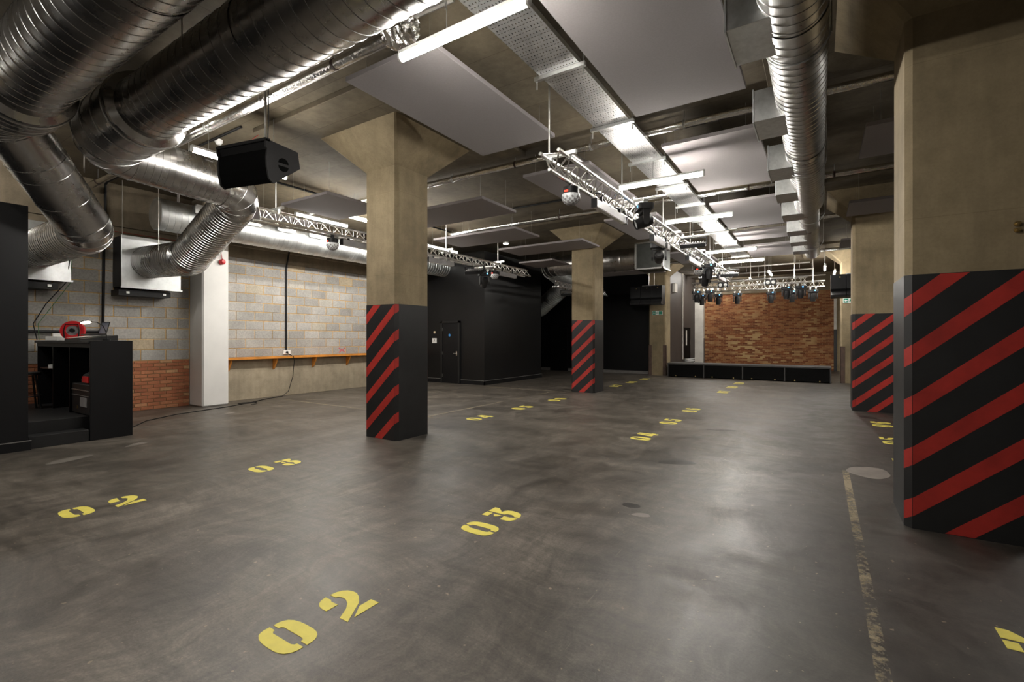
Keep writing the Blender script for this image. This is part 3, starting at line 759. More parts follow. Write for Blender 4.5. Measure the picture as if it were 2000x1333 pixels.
# extract duct behind the second column
t = thing('extract_duct', 'dark spiral duct with square end box behind the column beside the black room', 'duct', (-5.5, 13.9, 3.9))
helix_run((-4.55, 13.95, 3.88), (-6.9, 13.95, 3.88), .33, .12, .004).build('spiral_run', 'galv_dark', t)
MB().lathe([(.33, 0), (.34, .02), (.34, .16)], 40, Matrix.Translation((-5.0, 13.95, 3.88)) @ Matrix.Rotation(-PI / 2, 4, 'Y')).build('sleeve', 'galv_dark', t)
sq = MB().cbox(-4.5, -3.72, 13.55, 14.35, 3.50, 4.25, .004).build('end_box', 'galv_box', t)
fr = MB()
for (a, b, c, d) in ((-4.52, -4.47, 3.48, 4.27), (-3.75, -3.70, 3.48, 4.27)): fr.box(a, b, 13.53, 13.56, c, d)
fr.box(-4.52, -3.70, 13.53, 13.56, 3.48, 3.52).box(-4.52, -3.70, 13.53, 13.56, 4.23, 4.27); fr.box(-3.73, -3.70, 13.53, 14.37, 3.48, 3.52); fr.build('flange', 'zinc', sq)
m = MB(); n = 40
cir = [Vector((-4.56, 13.95 + .33 * math.cos(2 * PI * i / n), 3.88 + .33 * math.sin(2 * PI * i / n))) for i in range(n)]
sqv = []
for i in range(n):
    a = 2 * PI * i / n; c, s_ = math.cos(a), math.sin(a); k = .385 / max(abs(c), abs(s_)); sqv.append(Vector((-4.48, 13.95 + c * k, 3.88 + s_ * k)))
m.add(cir + sqv, [(i, (i + 1) % n, n + (i + 1) % n, n + i) for i in range(n)], True); m.build('transition', 'galv_dark', t)
pp = [Vector(q) for q in ((-6.9, 13.95, 3.88), (-7.55, 13.95, 3.86), (-8.2, 16.6, 3.62), (-9.6, 16.9, 2.7), (-11.6, 17.0, 2.6))]
cur = pp[0]
for i in range(1, 4):
    e, b, A, B = elbow(pp[i], pp[i] - pp[i - 1], pp[i + 1] - pp[i], .33, .40)
    eo = e.build('elbow', 'galv_dark' if i == 1 else 'galv_pale', t); b.build('seam', 'galv_pale', eo)
    if (A - cur).length > .05: helix_run(cur, A, .325, .09, .004).build('spiral_run', 'galv_dark' if i < 2 else 'galv_pale', t)
    cur = B
helix_run(cur, pp[4], .325, .09, .004).build('spiral_run', 'galv_pale', t)
for q in (-4.1, -6.3): hanger(t, q, 13.95, 4.2)

# ------------------------------------------------------------------ acoustic panels
def panel(x0, x1, y0, y1, z, label, group):
    t = thing('acoustic_panel', label, 'acoustic panel', ((x0 + x1) / 2, (y0 + y1) / 2, z), group=group)
    MB().cbox(x0, x1, y0, y1, z, z + .05, .003).build('board', 'panel_fabric', t)
    for x in (x0 + .15, x1 - .15):
        for y in (y0 + .15, y1 - .15):
            wr_ = MB().cyl((x, y, z + .05), (x, y, top_at(x, y)), .0016, 5).build('suspension_wire', 'steel_rod', t)
            MB().cyl((x, y, z + .05), (x, y, z + .075), .008, 8).build('gripper', 'zinc', wr_)
PZ = 4.17
ORD = ['first', 'second', 'third', 'fourth', 'fifth', 'sixth', 'seventh', 'eighth', 'ninth', 'tenth', 'eleventh', 'twelfth']
rows = ((15.3, 17.6), (10.25, 12.68), (6.72, 9.12), (3.2, 5.6))
for k, (a, b) in enumerate(rows): panel(-4.14, -2.95, a, b, PZ, f'long grey acoustic panel over the long truss, {ORD[k]} counting from the stage', 'panels beside the cable tray, truss side')
rows = ((15.3, 17.5), (13.18, 14.35), (10.15, 12.62), (6.70, 9.12), (3.25, 5.62))
for k, (a, b) in enumerate(rows): panel(-1.86, -.66, a, b, PZ, f'grey acoustic panel between the cable tray and outlet duct, {ORD[k]} counting from the stage', 'panels beside the cable tray, duct side')
grp = 'panels hung crosswise past the columns'
for k, q in enumerate(((-7.5, -4.97, 10.88, 11.98), (-8.12, -5.70, 8.90, 10.02), (-7.38, -4.97, 6.70, 7.82))): panel(*q, 3.95, f'grey panel hung crosswise between the two striped columns, {ORD[k]} from the black room', grp)
panel(-8.36, -7.0, 5.04, 6.30, 3.95, 'square grey acoustic panel hanging between the striped column and the shelf wall', None)
panel(-10.22, -9.10, 5.06, 6.40, 4.0, 'square grey acoustic panel hanging beside the pale wall duct near the white pilaster', None)
panel(-7.78, -6.60, 12.38, 13.50, 3.80, 'square grey acoustic panel hanging beside the black room corner', None)
panel(-7.1, -4.7, 16.45, 17.55, 3.90, 'grey acoustic panel hanging crosswise before the solid black rear wall', None)
for k, (a, b) in enumerate(((14.5, 15.7), (10.57, 11.70), (6.84, 8.02))): panel(.45, 1.65, a, b, 3.95, f'dim grey acoustic panel past the outlet duct, {ORD[k]} counting from the stage', 'panels past the outlet duct')

TX0, TX1, TZ = -2.47, -2.02, 4.26
# ------------------------------------------------------------------ LED battens
def batten(p, along, label, group, L=1.24, z=3.80, sus=(-.42, .42), top=ZC):
    rot = 0 if along == 'x' else PI / 2
    t = thing('led_batten', label, 'light fitting', (p[0], p[1], z), (0, 0, rot), group)
    MB().cbox(-L / 2, L / 2, -.028, .028, .024, .058, .004).build('body', 'white_plastic', t, False)
    pr = [(.028 * math.cos(a), .028 * math.sin(a)) for a in [PI + i * PI / 8 for i in range(9)]] + [(.028, .024), (-.028, .024)]
    MB().prism(pr, lambda a, b, h: Vector((h, a, b)), -L / 2 + .02, L / 2 - .02, True).build('diffuser', 'tube_glow', t, False)
    for s in (-1, 1):
        MB().prism(pr, lambda a, b, h: Vector((h, a * 1.04, b * 1.04)), *sorted((s * (L / 2 - .02), s * L / 2))).build('end_cap', 'white_plastic', t, False)
        q = sus[0] if s < 0 else sus[1]
        MB().cyl((q, 0, .055), (q, 0, top - z), .003, 6).build('suspension', 'zinc', t, False)
for k, y in enumerate((15.65, 13.6, 9.62, 7.02, 2.78, -3.2)): batten((-2.28 if y > 0 and y < 3 else -1.97, y), 'x', f'bright LED batten hung crosswise under the cable tray, {ORD[k]} counting from the stage', 'LED battens under the cable tray', sus=(-.12, .18) if 0 < y < 3 else (-.42, -.1), top=TZ - .003 if y > 2.8 else ZC)
batten((-1.52, 19.6), 'y', 'LED batten hung lengthwise over the stage edge between the two stage trusses', 'LED battens over the stage', z=3.86)
batten((.14, 18.55), 'y', 'LED batten hung lengthwise over the stage corner beside the loudspeaker array', 'LED battens over the stage')
batten((-4.3, 24.2), 'x', 'added LED batten high over the stage near the brick wall, pilaster end', 'LED battens over the stage', z=4.45)  # added fitting, kept for its light on the stage brickwork
batten((.45, 20.7), 'y', 'LED batten hung lengthwise over the gap past the stage, behind the loudspeaker array', 'LED battens over the stage', z=3.86)
for p in ((-8.13, 5.78), (-8.2, 9.35), (-7.43, 13.9), (-6.4, 3.2)):
    pass
batten((-8.69, 6.15), 'y', 'bright LED batten hung lengthwise beside the loudspeaker-side truss, before the shelf wall', 'LED battens hung lengthwise', z=3.95)
batten((-8.73, 9.95), 'y', 'bright LED batten hung lengthwise above the truss near the black room', 'LED battens hung lengthwise', z=3.95)
batten((-7.05, 14.0), 'y', 'LED batten hung lengthwise beside the far corner of the black room', 'LED battens hung lengthwise', z=3.6) if False else None
batten((-10.25, .6), 'y', 'added LED batten hung lengthwise over the booth behind the black partition', 'LED battens hung lengthwise', z=4.3)  # added fitting to brighten the block wall by the booth
batten((-8.7, 7.95), 'y', 'added unseen LED batten between its two neighbours, behind the first striped column', 'LED battens hung lengthwise', z=3.95)  # added out of sight behind the column to lift the shelf wall's brightness
batten((-6.42, 3.34), 'y', 'bright LED batten hung lengthwise behind the loudspeaker, over the duct bend', 'LED battens hung lengthwise')
batten((-9.15, 7.6), 'y', 'LED batten hung lengthwise above the square panel, close to the ceiling by the shelf wall', 'LED battens hung lengthwise', z=4.32)
batten((4.2, 10.0), 'x', 'LED batten hung in the aisle past the columns, towards the stage', 'LED battens in the far aisle')
batten((-6.4, -2.8), 'x', 'LED batten hung across the hall behind the big ducts', 'LED battens behind the ducts')
p = atZ(988, 476, 4.50); t = thing('downlight', 'small round downlight glowing under the ceiling near the black room', 'lamp', p)
MB().cyl(p, (p.x, p.y, ZC), .09, 20).build('housing', 'white_plastic', t); MB().cyl((p.x, p.y, p.z - .02), p, .075, 20).build('diffuser', 'small_lamp', t)

# ------------------------------------------------------------------ cable tray
TX0, TX1, TZ = -2.47, -2.02, 4.26
t = thing('cable_tray', 'perforated galvanised cable tray hanging down the middle of the hall', 'cable tray', (-2.25, 8, TZ))
for a, b in ((2.8, 6.0), (6.0, 9.0), (9.0, 12.0), (12.0, 15.0), (15.0, 18.0)):
    s_ = MB().box(TX0, TX1, a + .004, b - .004, TZ, TZ + .0015).build('tray_section', 'perforated_zinc', t)
    MB().box(TX0 - .002, TX0, a + .004, b - .004, TZ, TZ + .05).box(TX1, TX1 + .002, a + .004, b - .004, TZ, TZ + .05).build('side_flange', 'zinc', s_)
    for x in (TX0 + .03, TX1 - .03):
        for q in (-.12, -.07, .05, .1): MB().cyl((x, b + q, TZ - .03), (x, b + q, TZ + .005), .005, 6).build('bolt', 'zinc', s_)
for k in range(-1, 10):
    y = 4.36 + 1.47 * k
    s_ = MB().box(-2.535, -1.955, y - .021, y + .021, TZ - .042, TZ - .002).build('strut', 'zinc', t)
    for x in (-2.51, -1.98): MB().cyl((x, y, TZ - .13), (x, y, ZC), .005, 6).build('threaded_rod', 'zinc', s_)
m = MB()
for i in range(7):
    x = TX0 + .06 + i * .05
    m.tube([(x + .015 * math.sin(k * 1.3 + i), 2.85 + k * .75, TZ + .02 + .006 * (i % 3)) for k in range(21)], .011, 6)
tag(m.build('cable_loom', 'black_plastic'), 'loom of black cables lying inside the perforated cable tray', 'cables', kind='stuff')

# ------------------------------------------------------------------ pipes across the ceiling
def crinkle(p0, p1, r, n=14, step=.07, amp=.05):
    p0, p1 = Vector(p0), Vector(p1); L = (p1 - p0).length; k = max(2, int(L / step)); m = MB(); x, y, d = m.frame(p1 - p0)
    rr = random.Random(int(L * 1000)); vs = []
    for i in range(k + 1):
        for j in range(n):
            q = r * (1 + rr.uniform(-amp, amp)); a = 2 * PI * j / n
            vs.append(p0 + d * (L * i / k) + x * (math.cos(a) * q) + y * (math.sin(a) * q))
    m.add(vs, [(a * n + j, a * n + (j + 1) % n, (a + 1) * n + (j + 1) % n, (a + 1) * n + j) for a in range(k) for j in range(n)], True)
    return m
for i, (y, x0, x1, z) in enumerate([(3.14, -11.7, -3.3, 4.35), (6.64, -11.7, 7.2, 4.385), (10.08, -8.6, 7.2, 4.385), (13.45, -3.6, 7.2, 4.385), (18.4, -5.0, 7.2, 4.36)]):
    t = thing('insulated_pipe', ['foil wrapped pipe beside the large duct above the loudspeaker', 'foil wrapped pipe crossing the ceiling past the first striped columns', 'foil wrapped pipe crossing the ceiling before the black room', 'foil wrapped pipe crossing the ceiling past the black room corner', 'foil wrapped pipe crossing the ceiling before the stage'][i], 'pipe', ((x0 + x1) / 2, y, z))
    crinkle((x0, y, z), (x1, y, z), .05).build('foil_sleeve', 'foil', t)
    q = x0 + .7
    while q < x1:
        MB().cyl((q, y, z), (q + .03, y, z), .056, 16).build('tape_band', 'zinc' if int(q * 3) % 3 else 'dark_wood', t)
        MB().cyl((q + .015, y, z), (q + .015, y, ZC), .004, 6).build('clip_rod', 'zinc', t)
        q += 1.35
    pp = MB().tube([(x0, y + .13, z + .06), (x1, y + .13, z + .06)], .021, 8); tag(pp.build('steel_pipe', 'pipe_steel'), ['thin steel pipe behind the foil pipe above the loudspeaker', 'thin steel pipe behind the foil pipe past the first striped columns', 'thin steel pipe behind the foil pipe before the black room', 'thin steel pipe behind the foil pipe past the black room corner', 'thin steel pipe behind the foil pipe before the stage'][i], 'pipe')
# crumpled foil over a valve at the end of the first pipe
t = thing('valve_wrap', 'crumpled silver foil wrapped round a valve beside the bright batten', 'pipe valve', (-3.25, 3.05, 4.33))
m = MB(); rr = random.Random(3); n1, n2 = 22, 14; vs = []
for i in range(n1 + 1):
    for j in range(n2):
        th = PI * i / n1; ph = 2 * PI * j / n2; q = .14 * (1 + rr.uniform(-.22, .22))
        vs.append((-3.2 + q * 1.25 * math.cos(th), 3.06 + q * math.sin(th) * math.cos(ph), 4.30 + q * math.sin(th) * math.sin(ph)))
m.add(vs, [(i * n2 + j, i * n2 + (j + 1) % n2, (i + 1) * n2 + (j + 1) % n2, (i + 1) * n2 + j) for i in range(n1) for j in range(n2)]); m.build('foil_wrap', 'foil', t)
MB().tube([(-3.1, 3.06, 4.37), (-2.85, 3.1, 4.39), (-2.62, 3.12, 4.40)], .03, 8).build('tail_pipe', 'pipe_steel', t)
tag(MB().tube([(-3.3, 6.70, 4.40), (-3.3, 10.0, 4.40)], .07, 14).build('link_pipe', 'galvanised'), 'plain metal pipe linking two foil pipes above the long truss', 'pipe')
# stage end pipes
for i, (y, z, xa, xb) in enumerate(((20.6, 4.3, -4.9, -.3), (21.8, 4.2, -4.9, -.2), (22.8, 4.05, -4.6, .2))):
    t = thing('stage_pipe', ['steel pipe under the ceiling over the stage front', 'steel pipe under the ceiling over the middle of the stage', 'steel pipe under the ceiling towards the stage brick wall'][i], 'pipe', ((xa + xb) / 2, y, z))
    MB().tube([(xa, y, z), (xb, y, z)], .035, 10).build('pipe', 'pipe_steel', t)
    for q in (.1, .5, .9): MB().cyl((xa + (xb - xa) * q, y, z), (xa + (xb - xa) * q, y, ZC), .006, 6).build('hanger_rod', 'zinc', t)
# black conduits
def conduit(pts, r, label, mat='black_plastic', name='conduit'):
    return tag(MB().tube(pts, r, 8).build(name, mat), label, 'conduit')
conduit([(-8.9, 3.2, 4.55), (-8.9, 11.9, 4.55)], .022, 'black conduit running lengthwise on the ceiling above the shelf bay')
conduit([(-11.7, 9.35, 4.54), (-4.3, 9.35, 4.54)], .022, 'black conduit crossing the ceiling before the foil pipe')
conduit([(-10.2, 3.62, 4.55), (-7.0, 3.62, 4.55)], .018, 'black conduit crossing the ceiling behind the duct bend')
c1 = atX(200, 352, XL + .04)
conduit([(-10.5, 3.47, 4.55), (XL + .16, 3.47, 4.55), (XL + .09, 3.46, 4.50), (XL + .085, 3.46, 4.40), (XL + .085, 3.46, 3.7), (XL + .05, 3.45, 3.4), (XL + .035, 3.44, 1.66)], .022, 'black conduit dropping down the block wall between the two air boxes')
conduit([(XL + .085, 7.30, 4.5), (XL + .085, 7.30, 3.8), (XL + .03, 7.24, 3.35), (XL + .03, 7.24, 1.19)], .02, 'black conduit dropping down the block wall to the socket above the shelf')
tag(MB().tube([(XL + .07, 3.4, 3.62), (XL + .07, 4.96, 3.62)], .007, 6).build('alarm_cable', 'red_cable'), 'thin red alarm cable along the beam above the air box', 'cable')
tag(MB().tube([(-8.0, 4.2, 4.56), (-7.3, 3.95, 4.56), (-6.96, 3.9, 4.56)], .006, 6).build('alarm_cable', 'red_cable'), 'thin red alarm cable on the ceiling beside the drop panel', 'cable')
p = atZ(427, 276, 4.55); t = thing('smoke_detector', 'white smoke detector on the ceiling by the loudspeaker', 'smoke detector', p)
MB().cyl((p.x, p.y, 4.53), (p.x, p.y, ZC), .055, 20).build('base', 'white_plastic', t); MB().cyl((p.x, p.y, 4.50), (p.x, p.y, 4.53), .035, 20, .05).build('sensor', 'white_plastic', t)

# ------------------------------------------------------------------ trusses
BR = {}
def brace_mesh(L):
    k = round(L, 3)
    if k not in BR: BR[k] = MB().cyl((0, 0, 0), (0, 0, k), .0095, 6).mesh('brace', 'aluminium')
    return BR[k]
def place(name, me, a, b, parent):
    a, b = Vector(a), Vector(b); q = (b - a).to_track_quat('Z', 'Y')
    return link(name, me, parent, True, Matrix.Translation(a) @ q.to_matrix().to_4x4())
def truss(p0, p1, label, apex='down', side=.20, r=.023, bay=.25, hangers=(), zt=3.5, off=0.):
    p0, p1 = Vector(p0), Vector(p1); d = (p1 - p0).normalized(); nrm = Vector((d.y, -d.x, 0)); h = side * .87
    t = thing('lighting_truss', label, 'truss', (p0 + p1) / 2)
    zb = zt - h
    offs = [(-side / 2, zt), (side / 2, zt), (0, zb)] if apex == 'down' else [(-side / 2, zb), (side / 2, zb), (0, zt)]
    P = [(p0.xy.to_3d() + nrm * o + Vector((0, 0, zz)), p1.xy.to_3d() + nrm * o + Vector((0, 0, zz))) for o, zz in offs]
    for a, b in P:
        m = MB(); m.cyl(a, b, r, 12, caps=False); m.cyl(a + d * .0005, b - d * .0005, r * .78, 12, caps=True); m.build('chord', 'aluminium', t)
    L = (p1 - p0).length; n = max(1, int(L / bay)); st_ = L / n
    for (i, j) in ((0, 1), (1, 2), (2, 0)):
        A, B = P[i][0], P[j][0]
        for k in range(n):
            a = A + d * (k * st_ + .02); b = B + d * ((k + .5) * st_)
            if i == 0 and j == 1 and k % 2: continue
            place('brace', brace_mesh((b - a).length), a, b, t)
            if not (i == 0 and j == 1):
                c = A + d * min((k + 1) * st_ - .02, L); place('brace', brace_mesh((c - b).length), b, c, t)
    for q in hangers:
        c = p0 + d * q; s_ = MB()
        s_.box(-.20, .20, -.0205, .0205, zt + r, zt + r + .041, Matrix.Translation((c.x, c.y, 0)) @ Matrix.Rotation(math.atan2(nrm.y, nrm.x), 4, 'Z'))
        so = s_.build('spreader_bar', 'zinc', t)
        MB().cyl((c.x + off, c.y, zt + r), (c.x + off, c.y, top_at(c.x + off, c.y)), .012, 8).build('drop_rod', 'steel_rod', so)
        for e in (-1, 1): MB().cyl(c + nrm * (e * side / 2) + Vector((0, 0, zt - .03 - c.z)), c + nrm * (e * side / 2) + Vector((0, 0, zt + .03 - c.z)), .028, 10).build('clamp', 'zinc', so)
    return t
MX = -2.43
truss((MX, 4.48, 0), (MX, 16.6, 0), 'long triangular lighting truss hanging beside the cable tray', 'down', .22, hangers=(.25, 2.6, 4.9, 7.2, 9.6, 11.6), off=-.135)
truss((-7.24, 3.98, 0), (-7.24, 12.0, 0), 'triangular lighting truss hanging behind the first striped column to the black room', 'up', .20, hangers=(.3, 2.45, 4.4, 6.5))
truss((-7.3, 13.9, 0), (-7.3, 18.2, 0), 'short triangular lighting truss hanging past the black room', 'up', .20, hangers=(1.6, 3.6), bay=.22, zt=3.38)
truss((-3.9, 18.15, 0), (-.34, 18.15, 0), 'lighting truss across the stage front ending short of the loudspeaker array', 'down', .21, hangers=(.35, 1.9, 3.2))
truss((-3.9, 19.8, 0), (.16, 19.8, 0), 'lighting truss across the stage deck reaching the loudspeaker array', 'down', .21, hangers=(.6, 2.2, 3.7))
tag(MB().tube([(MX - .2 + .02 * math.sin(k), 4.9 + k * .3, 3.36 + .03 * math.sin(k * 1.7)) for k in range(0)] or [(MX + .04 * math.sin(k * 2.1), 5.6 + k * .26, 3.36 + .025 * math.sin(k * 1.7)) for k in range(42)], .012, 6).build('truss_cable', 'black_plastic'), 'black cable threaded along inside the long truss', 'cable')
tag(MB().tube([(-7.24 + .03 * math.sin(k * 2.1), 6.0 + k * .25, 3.38 + .02 * math.sin(k * 1.7)) for k in range(24)], .012, 6).build('truss_cable', 'black_plastic'), 'black cable threaded along inside the truss behind the first column', 'cable')

# ------------------------------------------------------------------ stage lighting
def moving_head(label, group, scale=1.0):
    t = thing('moving_head_light', label, 'stage light', group=group); S = scale; B = lambda n, m, mt, p=t: m.build(n, mt, p, False)
    bs = B('base', MB().prism([(-.16, -.13), (.16, -.13), (.19, -.10), (.19, .10), (.16, .13), (-.16, .13), (-.19, .10), (-.19, -.10)], lambda a, b, h: Vector((a * S, b * S, h * S)), -.17, -.07), 'dark_plastic')
    B('display', MB().box(-.06 * S, .06 * S, -.1335 * S, -.13 * S, -.15 * S, -.10 * S), 'black_plastic', bs)
    B('indicator', MB().box(.03 * S, .075 * S, -.137 * S, -.1335 * S, -.135 * S, -.095 * S), 'led_blue', bs)
    for s in (-1, 1): B('clamp', MB().box((s * .1 - .02) * S, (s * .1 + .02) * S, -.03 * S, .03 * S, -.07 * S, 0).cyl((s * .1 * S, -.04 * S, .0), (s * .1 * S, .04 * S, .0), .034 * S, 10), 'zinc')
    yk = MB().box(-.15 * S, .15 * S, -.06 * S, .06 * S, -.215 * S, -.17 * S)
    for s in (-1, 1): yk.prism([(-.055, -.20), (.055, -.20), (.06, -.38), (.035, -.45), (-.035, -.45), (-.06, -.38)], lambda a, b, h: Vector((h * S, a * S, b * S)), *sorted((s * .125, s * .165)))
    B('yoke', yk, 'dark_plastic')
    return t
def head_of(t, tilt, S=1.0):
    M = Matrix.Translation((0, 0, -.37 * S)) @ Matrix.Rotation(tilt, 4, 'X')
    h = MB().lathe([(0, .17 * S), (.055 * S, .168 * S), (.095 * S, .14 * S), (.112 * S, .07 * S), (.112 * S, -.03 * S), (.10 * S, -.10 * S), (.098 * S, -.17 * S), (.088 * S, -.175 * S), (.086 * S, -.15 * S)], 20, M).build('head', 'dark_plastic', t, False)
    MB().lathe([(0, -.145 * S), (.05 * S, -.155 * S), (.086 * S, -.15 * S)], 20, M).build('lens', 'clear_dome', h, False)
def head(loc, yaw, tilt, label, group=None, S=1.0):
    t = moving_head(label, group, S); head_of(t, tilt, S); t.location = loc; t.rotation_euler = (0, 0, yaw)
    return t
def dome(loc, label, yaw=0.0):
    t = thing('dome_effect_light', label, 'stage light', loc, (0, 0, yaw))
    b = MB().cyl((0, 0, -.14), (0, 0, -.05), .095, 20).build('housing', 'black_plastic', t, False)
    MB().box(-.035, .01, -.100, -.094, -.115, -.095).build('display', 'led_red', b, False)
    pr = [(.105 * math.cos(a), -.145 - .105 * math.sin(a)) for a in [i * PI / 2 / 7 for i in range(8)]]
    m = MB().lathe([(.105, -.13)] + pr, 16, smooth=False); d = m.build('dome', 'clear_dome', t, False)
    f = MB()
    for i in range(1, 6):
        for k in range(10):
            a = i * PI / 2 / 6; q = 2 * PI * (k + .5 * (i % 2)) / 10; n = Vector((math.cos(a) * math.cos(q), math.cos(a) * math.sin(q), -math.sin(a)))
            c = n * .107 + Vector((0, 0, -.145)); f.cyl(c - n * .004, c + n * .004, .013, 8)
    f.build('lenses', 'grey_plastic', d, False)
    MB().box(-.012, .012, -.03, .03, -.05, .02).build('bracket', 'black_plastic', t, False)
    return t
def led_bar(p0, p1, label, group='LED bars on the trusses'):
    p0, p1 = Vector(p0), Vector(p1); L = (p1 - p0).length; a = math.atan2(p1.y - p0.y, p1.x - p0.x)
    t = thing('led_bar', label, 'stage light', (p0 + p1) / 2, (0, 0, a), group)
    b = MB().cbox(-L / 2, L / 2, -.035, .035, -.05, .05, .004).build('body', 'grey_plastic', t, False)
    MB().box(-L / 2 + .03, L / 2 - .03, -.03, .03, -.0545, -.05).build('lens_strip', 'white_plastic', b, False)
    for s in (-1, 1):
        MB().box(*sorted((s * L / 2, s * (L / 2 + .015))), -.04, .04, -.055, .055).build('end_plate', 'black_plastic', t, False)
        MB().box(s * L * .3 - .015, s * L * .3 + .015, -.02, .02, .05, .13).build('bracket', 'black_plastic', t, False)
def led_panel(loc, yaw, tilt, label, group='LED wash panels on the trusses'):
    t = thing('led_wash_panel', label, 'stage light', loc, (tilt, 0, yaw), group)
    b = MB().cbox(-.23, .23, -.12, .12, -.16, -.08, .008).build('body', 'black_plastic', t, False)
    MB().box(-.205, .205, -.095, .095, -.164, -.16).build('face', 'dark_wood', b, False)
    for k in range(9): MB().box(-.2 + k * .047, -.185 + k * .047, -.09, .09, -.08, -.06).build('fin', 'grey_plastic', b, False)
    y = MB().box(-.255, -.24, -.02, .02, -.13, .02).box(.24, .255, -.02, .02, -.13, .02).box(-.255, .255, -.02, .02, .01, .025)
    y.build('yoke', 'black_plastic', t, False); MB().cyl((0, 0, .02), (0, 0, .10), .02, 10).build('clamp', 'zinc', t, False)
def cross_pipe(p0, p1, label):
    t = thing('cross_pipe', label, 'pipe', (Vector(p0) + Vector(p1)) / 2)
    MB().cyl(p0, p1, .024, 14).build('pipe', 'aluminium', t)
    for s in (.15, .35): 
        c = Vector(p0).lerp(Vector(p1), s); MB().cyl(c - Vector((0, 0, .05)), c + Vector((0, 0, .05)), .026, 10).build('clamp', 'zinc', t)
def ty(u, X=MX): return atX(u, 400, X).y
dome((MX, ty(1115), 3.30), 'dome effect light with red display under the near end of the long truss')
led_bar((MX + .03, ty(1157), 3.22), (MX + .03, ty(1216), 3.22), 'grey LED bar under the long truss next to the dome light')
cross_pipe((MX - .15, 6.86, 3.53), (MX + .62, 6.86, 3.53), 'short pipe clamped across the long truss with the large moving head')
head((-2.15, 6.86, 3.50), -1.0, -1.2, 'large moving head tilted sideways, hung from the pipe across the long truss', 'moving heads on the long truss', .8)
led_bar((MX + .05, ty(1268), 3.20), (MX + .05, ty(1300), 3.20), 'grey LED bar under the long truss past the large moving head')
head((MX - .05, ty(1287, MX - .05), 3.29), .28, 1.3, 'moving head showing its round rear cap, under the long truss', 'moving heads on the long truss', .8)
cross_pipe((MX - .15, ty(1322), 3.53), (MX + .62, ty(1322), 3.53), 'short pipe clamped across the long truss with the LED wash panel')
led_panel((MX + .33, ty(1320), 3.46), .1, .25, 'black LED wash panel hung from the pipe across the long truss')
dome((MX - .08, ty(1371), 3.30), 'dome effect light with red display towards the stage end of the long truss')
head((MX + .10, ty(1377), 3.42), .2, 0.0, 'moving head pointing straight down beside the second dome light', 'moving heads on the long truss', .8)
head((MX - .05, ty(1381), 3.28), .2, .3, 'moving head hung lowest on the long truss beside the second dome light', 'moving heads on the long truss', .8)
led_bar((MX + .05, ty(1338), 3.22), (MX + .05, ty(1362), 3.22), 'grey LED bar under the long truss beside the wash panel')
led_panel((MX + .30, ty(1402), 3.40), .1, .25, 'black LED wash panel on the stage end of the long truss')
led_bar((MX + .05, ty(1398), 3.22), (MX + .05, ty(1412), 3.22), 'grey LED bar at the stage end of the long truss')
LX = -7.24
dome((LX + .05, ty(646, LX), 3.30), 'dome effect light under the truss behind the first column')
led_bar((LX + .08, ty(662, LX), 3.22), (LX + .08, ty(725, LX), 3.22), 'LED bar under the truss in front of the wall grilles')
led_bar((LX + .08, ty(830, LX), 3.22), (LX + .08, ty(880, LX), 3.22), 'LED bar under the truss just past the first striped column')
led_panel((LX + .18, ty(915, LX), 3.24), .25, .35, 'black LED wash panel under the truss before the black room')
cross_pipe((LX - .1, ty(934, LX), 3.28), (LX + .5, ty(934, LX), 3.28), 'short pipe clamped across the truss before the black room')
head((LX + .2, ty(934, LX), 3.20), .9, .75, 'moving head hanging in front of the black room', None, .8)
dome((LX + .1, ty(960, LX), 3.30), 'dome effect light under the truss before the black room')
led_bar((LX + .12, ty(966, LX), 3.22), (LX + .12, ty(1000, LX), 3.22), 'LED bar at the black room end of the truss')
led_panel((-7.2, 14.6, 3.12), .2, .3, 'black LED wash panel under the short truss past the black room')
# stage heads
grp = 'moving heads over the stage'
proto = None
for k, (u, Y, tl) in enumerate(((1361, 18.15, .25), (1387, 18.15, .15), (1536, 18.15, .3), (1564, 18.15, .3), (1371, 19.8, .2), (1403, 19.8, .35), (1440, 19.8, .25), (1506, 19.8, .2), (1547, 19.8, .3), (1588, 19.8, .25))):
    head((atY(u, 560, Y).x, Y, 3.27), .15, tl, f'moving head on the ' + (f'stage-front truss, {ORD[k]}' if k < 4 else f'truss over the stage deck, {ORD[k - 4]}') + ' from the solid stage end', grp, .85)
for u, lb in ((1412, 'twin blinder lamp on the stage-front truss beside the end of the long truss'), (1505, 'twin blinder lamp on the stage-front truss near its middle')):
    x = atY(u, 556, 18.0).x; t = thing('twin_blinder', lb, 'stage light', (x, 18.02, 3.3))
    MB().cbox(x - .16, x + .16, 17.98, 18.06, 3.28, 3.46, .01).build('housing', 'black_plastic', t)
    for s in (-1, 1): MB().lathe([(0, .02), (.035, .012), (.055, 0)], 16, Matrix.Translation((x + s * .08, 17.98, 3.37)) @ Matrix.Rotation(PI / 2, 4, 'X')).build('lamp', 'white_plastic', t)
    MB().box(x - .01, x + .01, 18.02, 18.05, 3.46, 3.52).build('bracket', 'zinc', t)

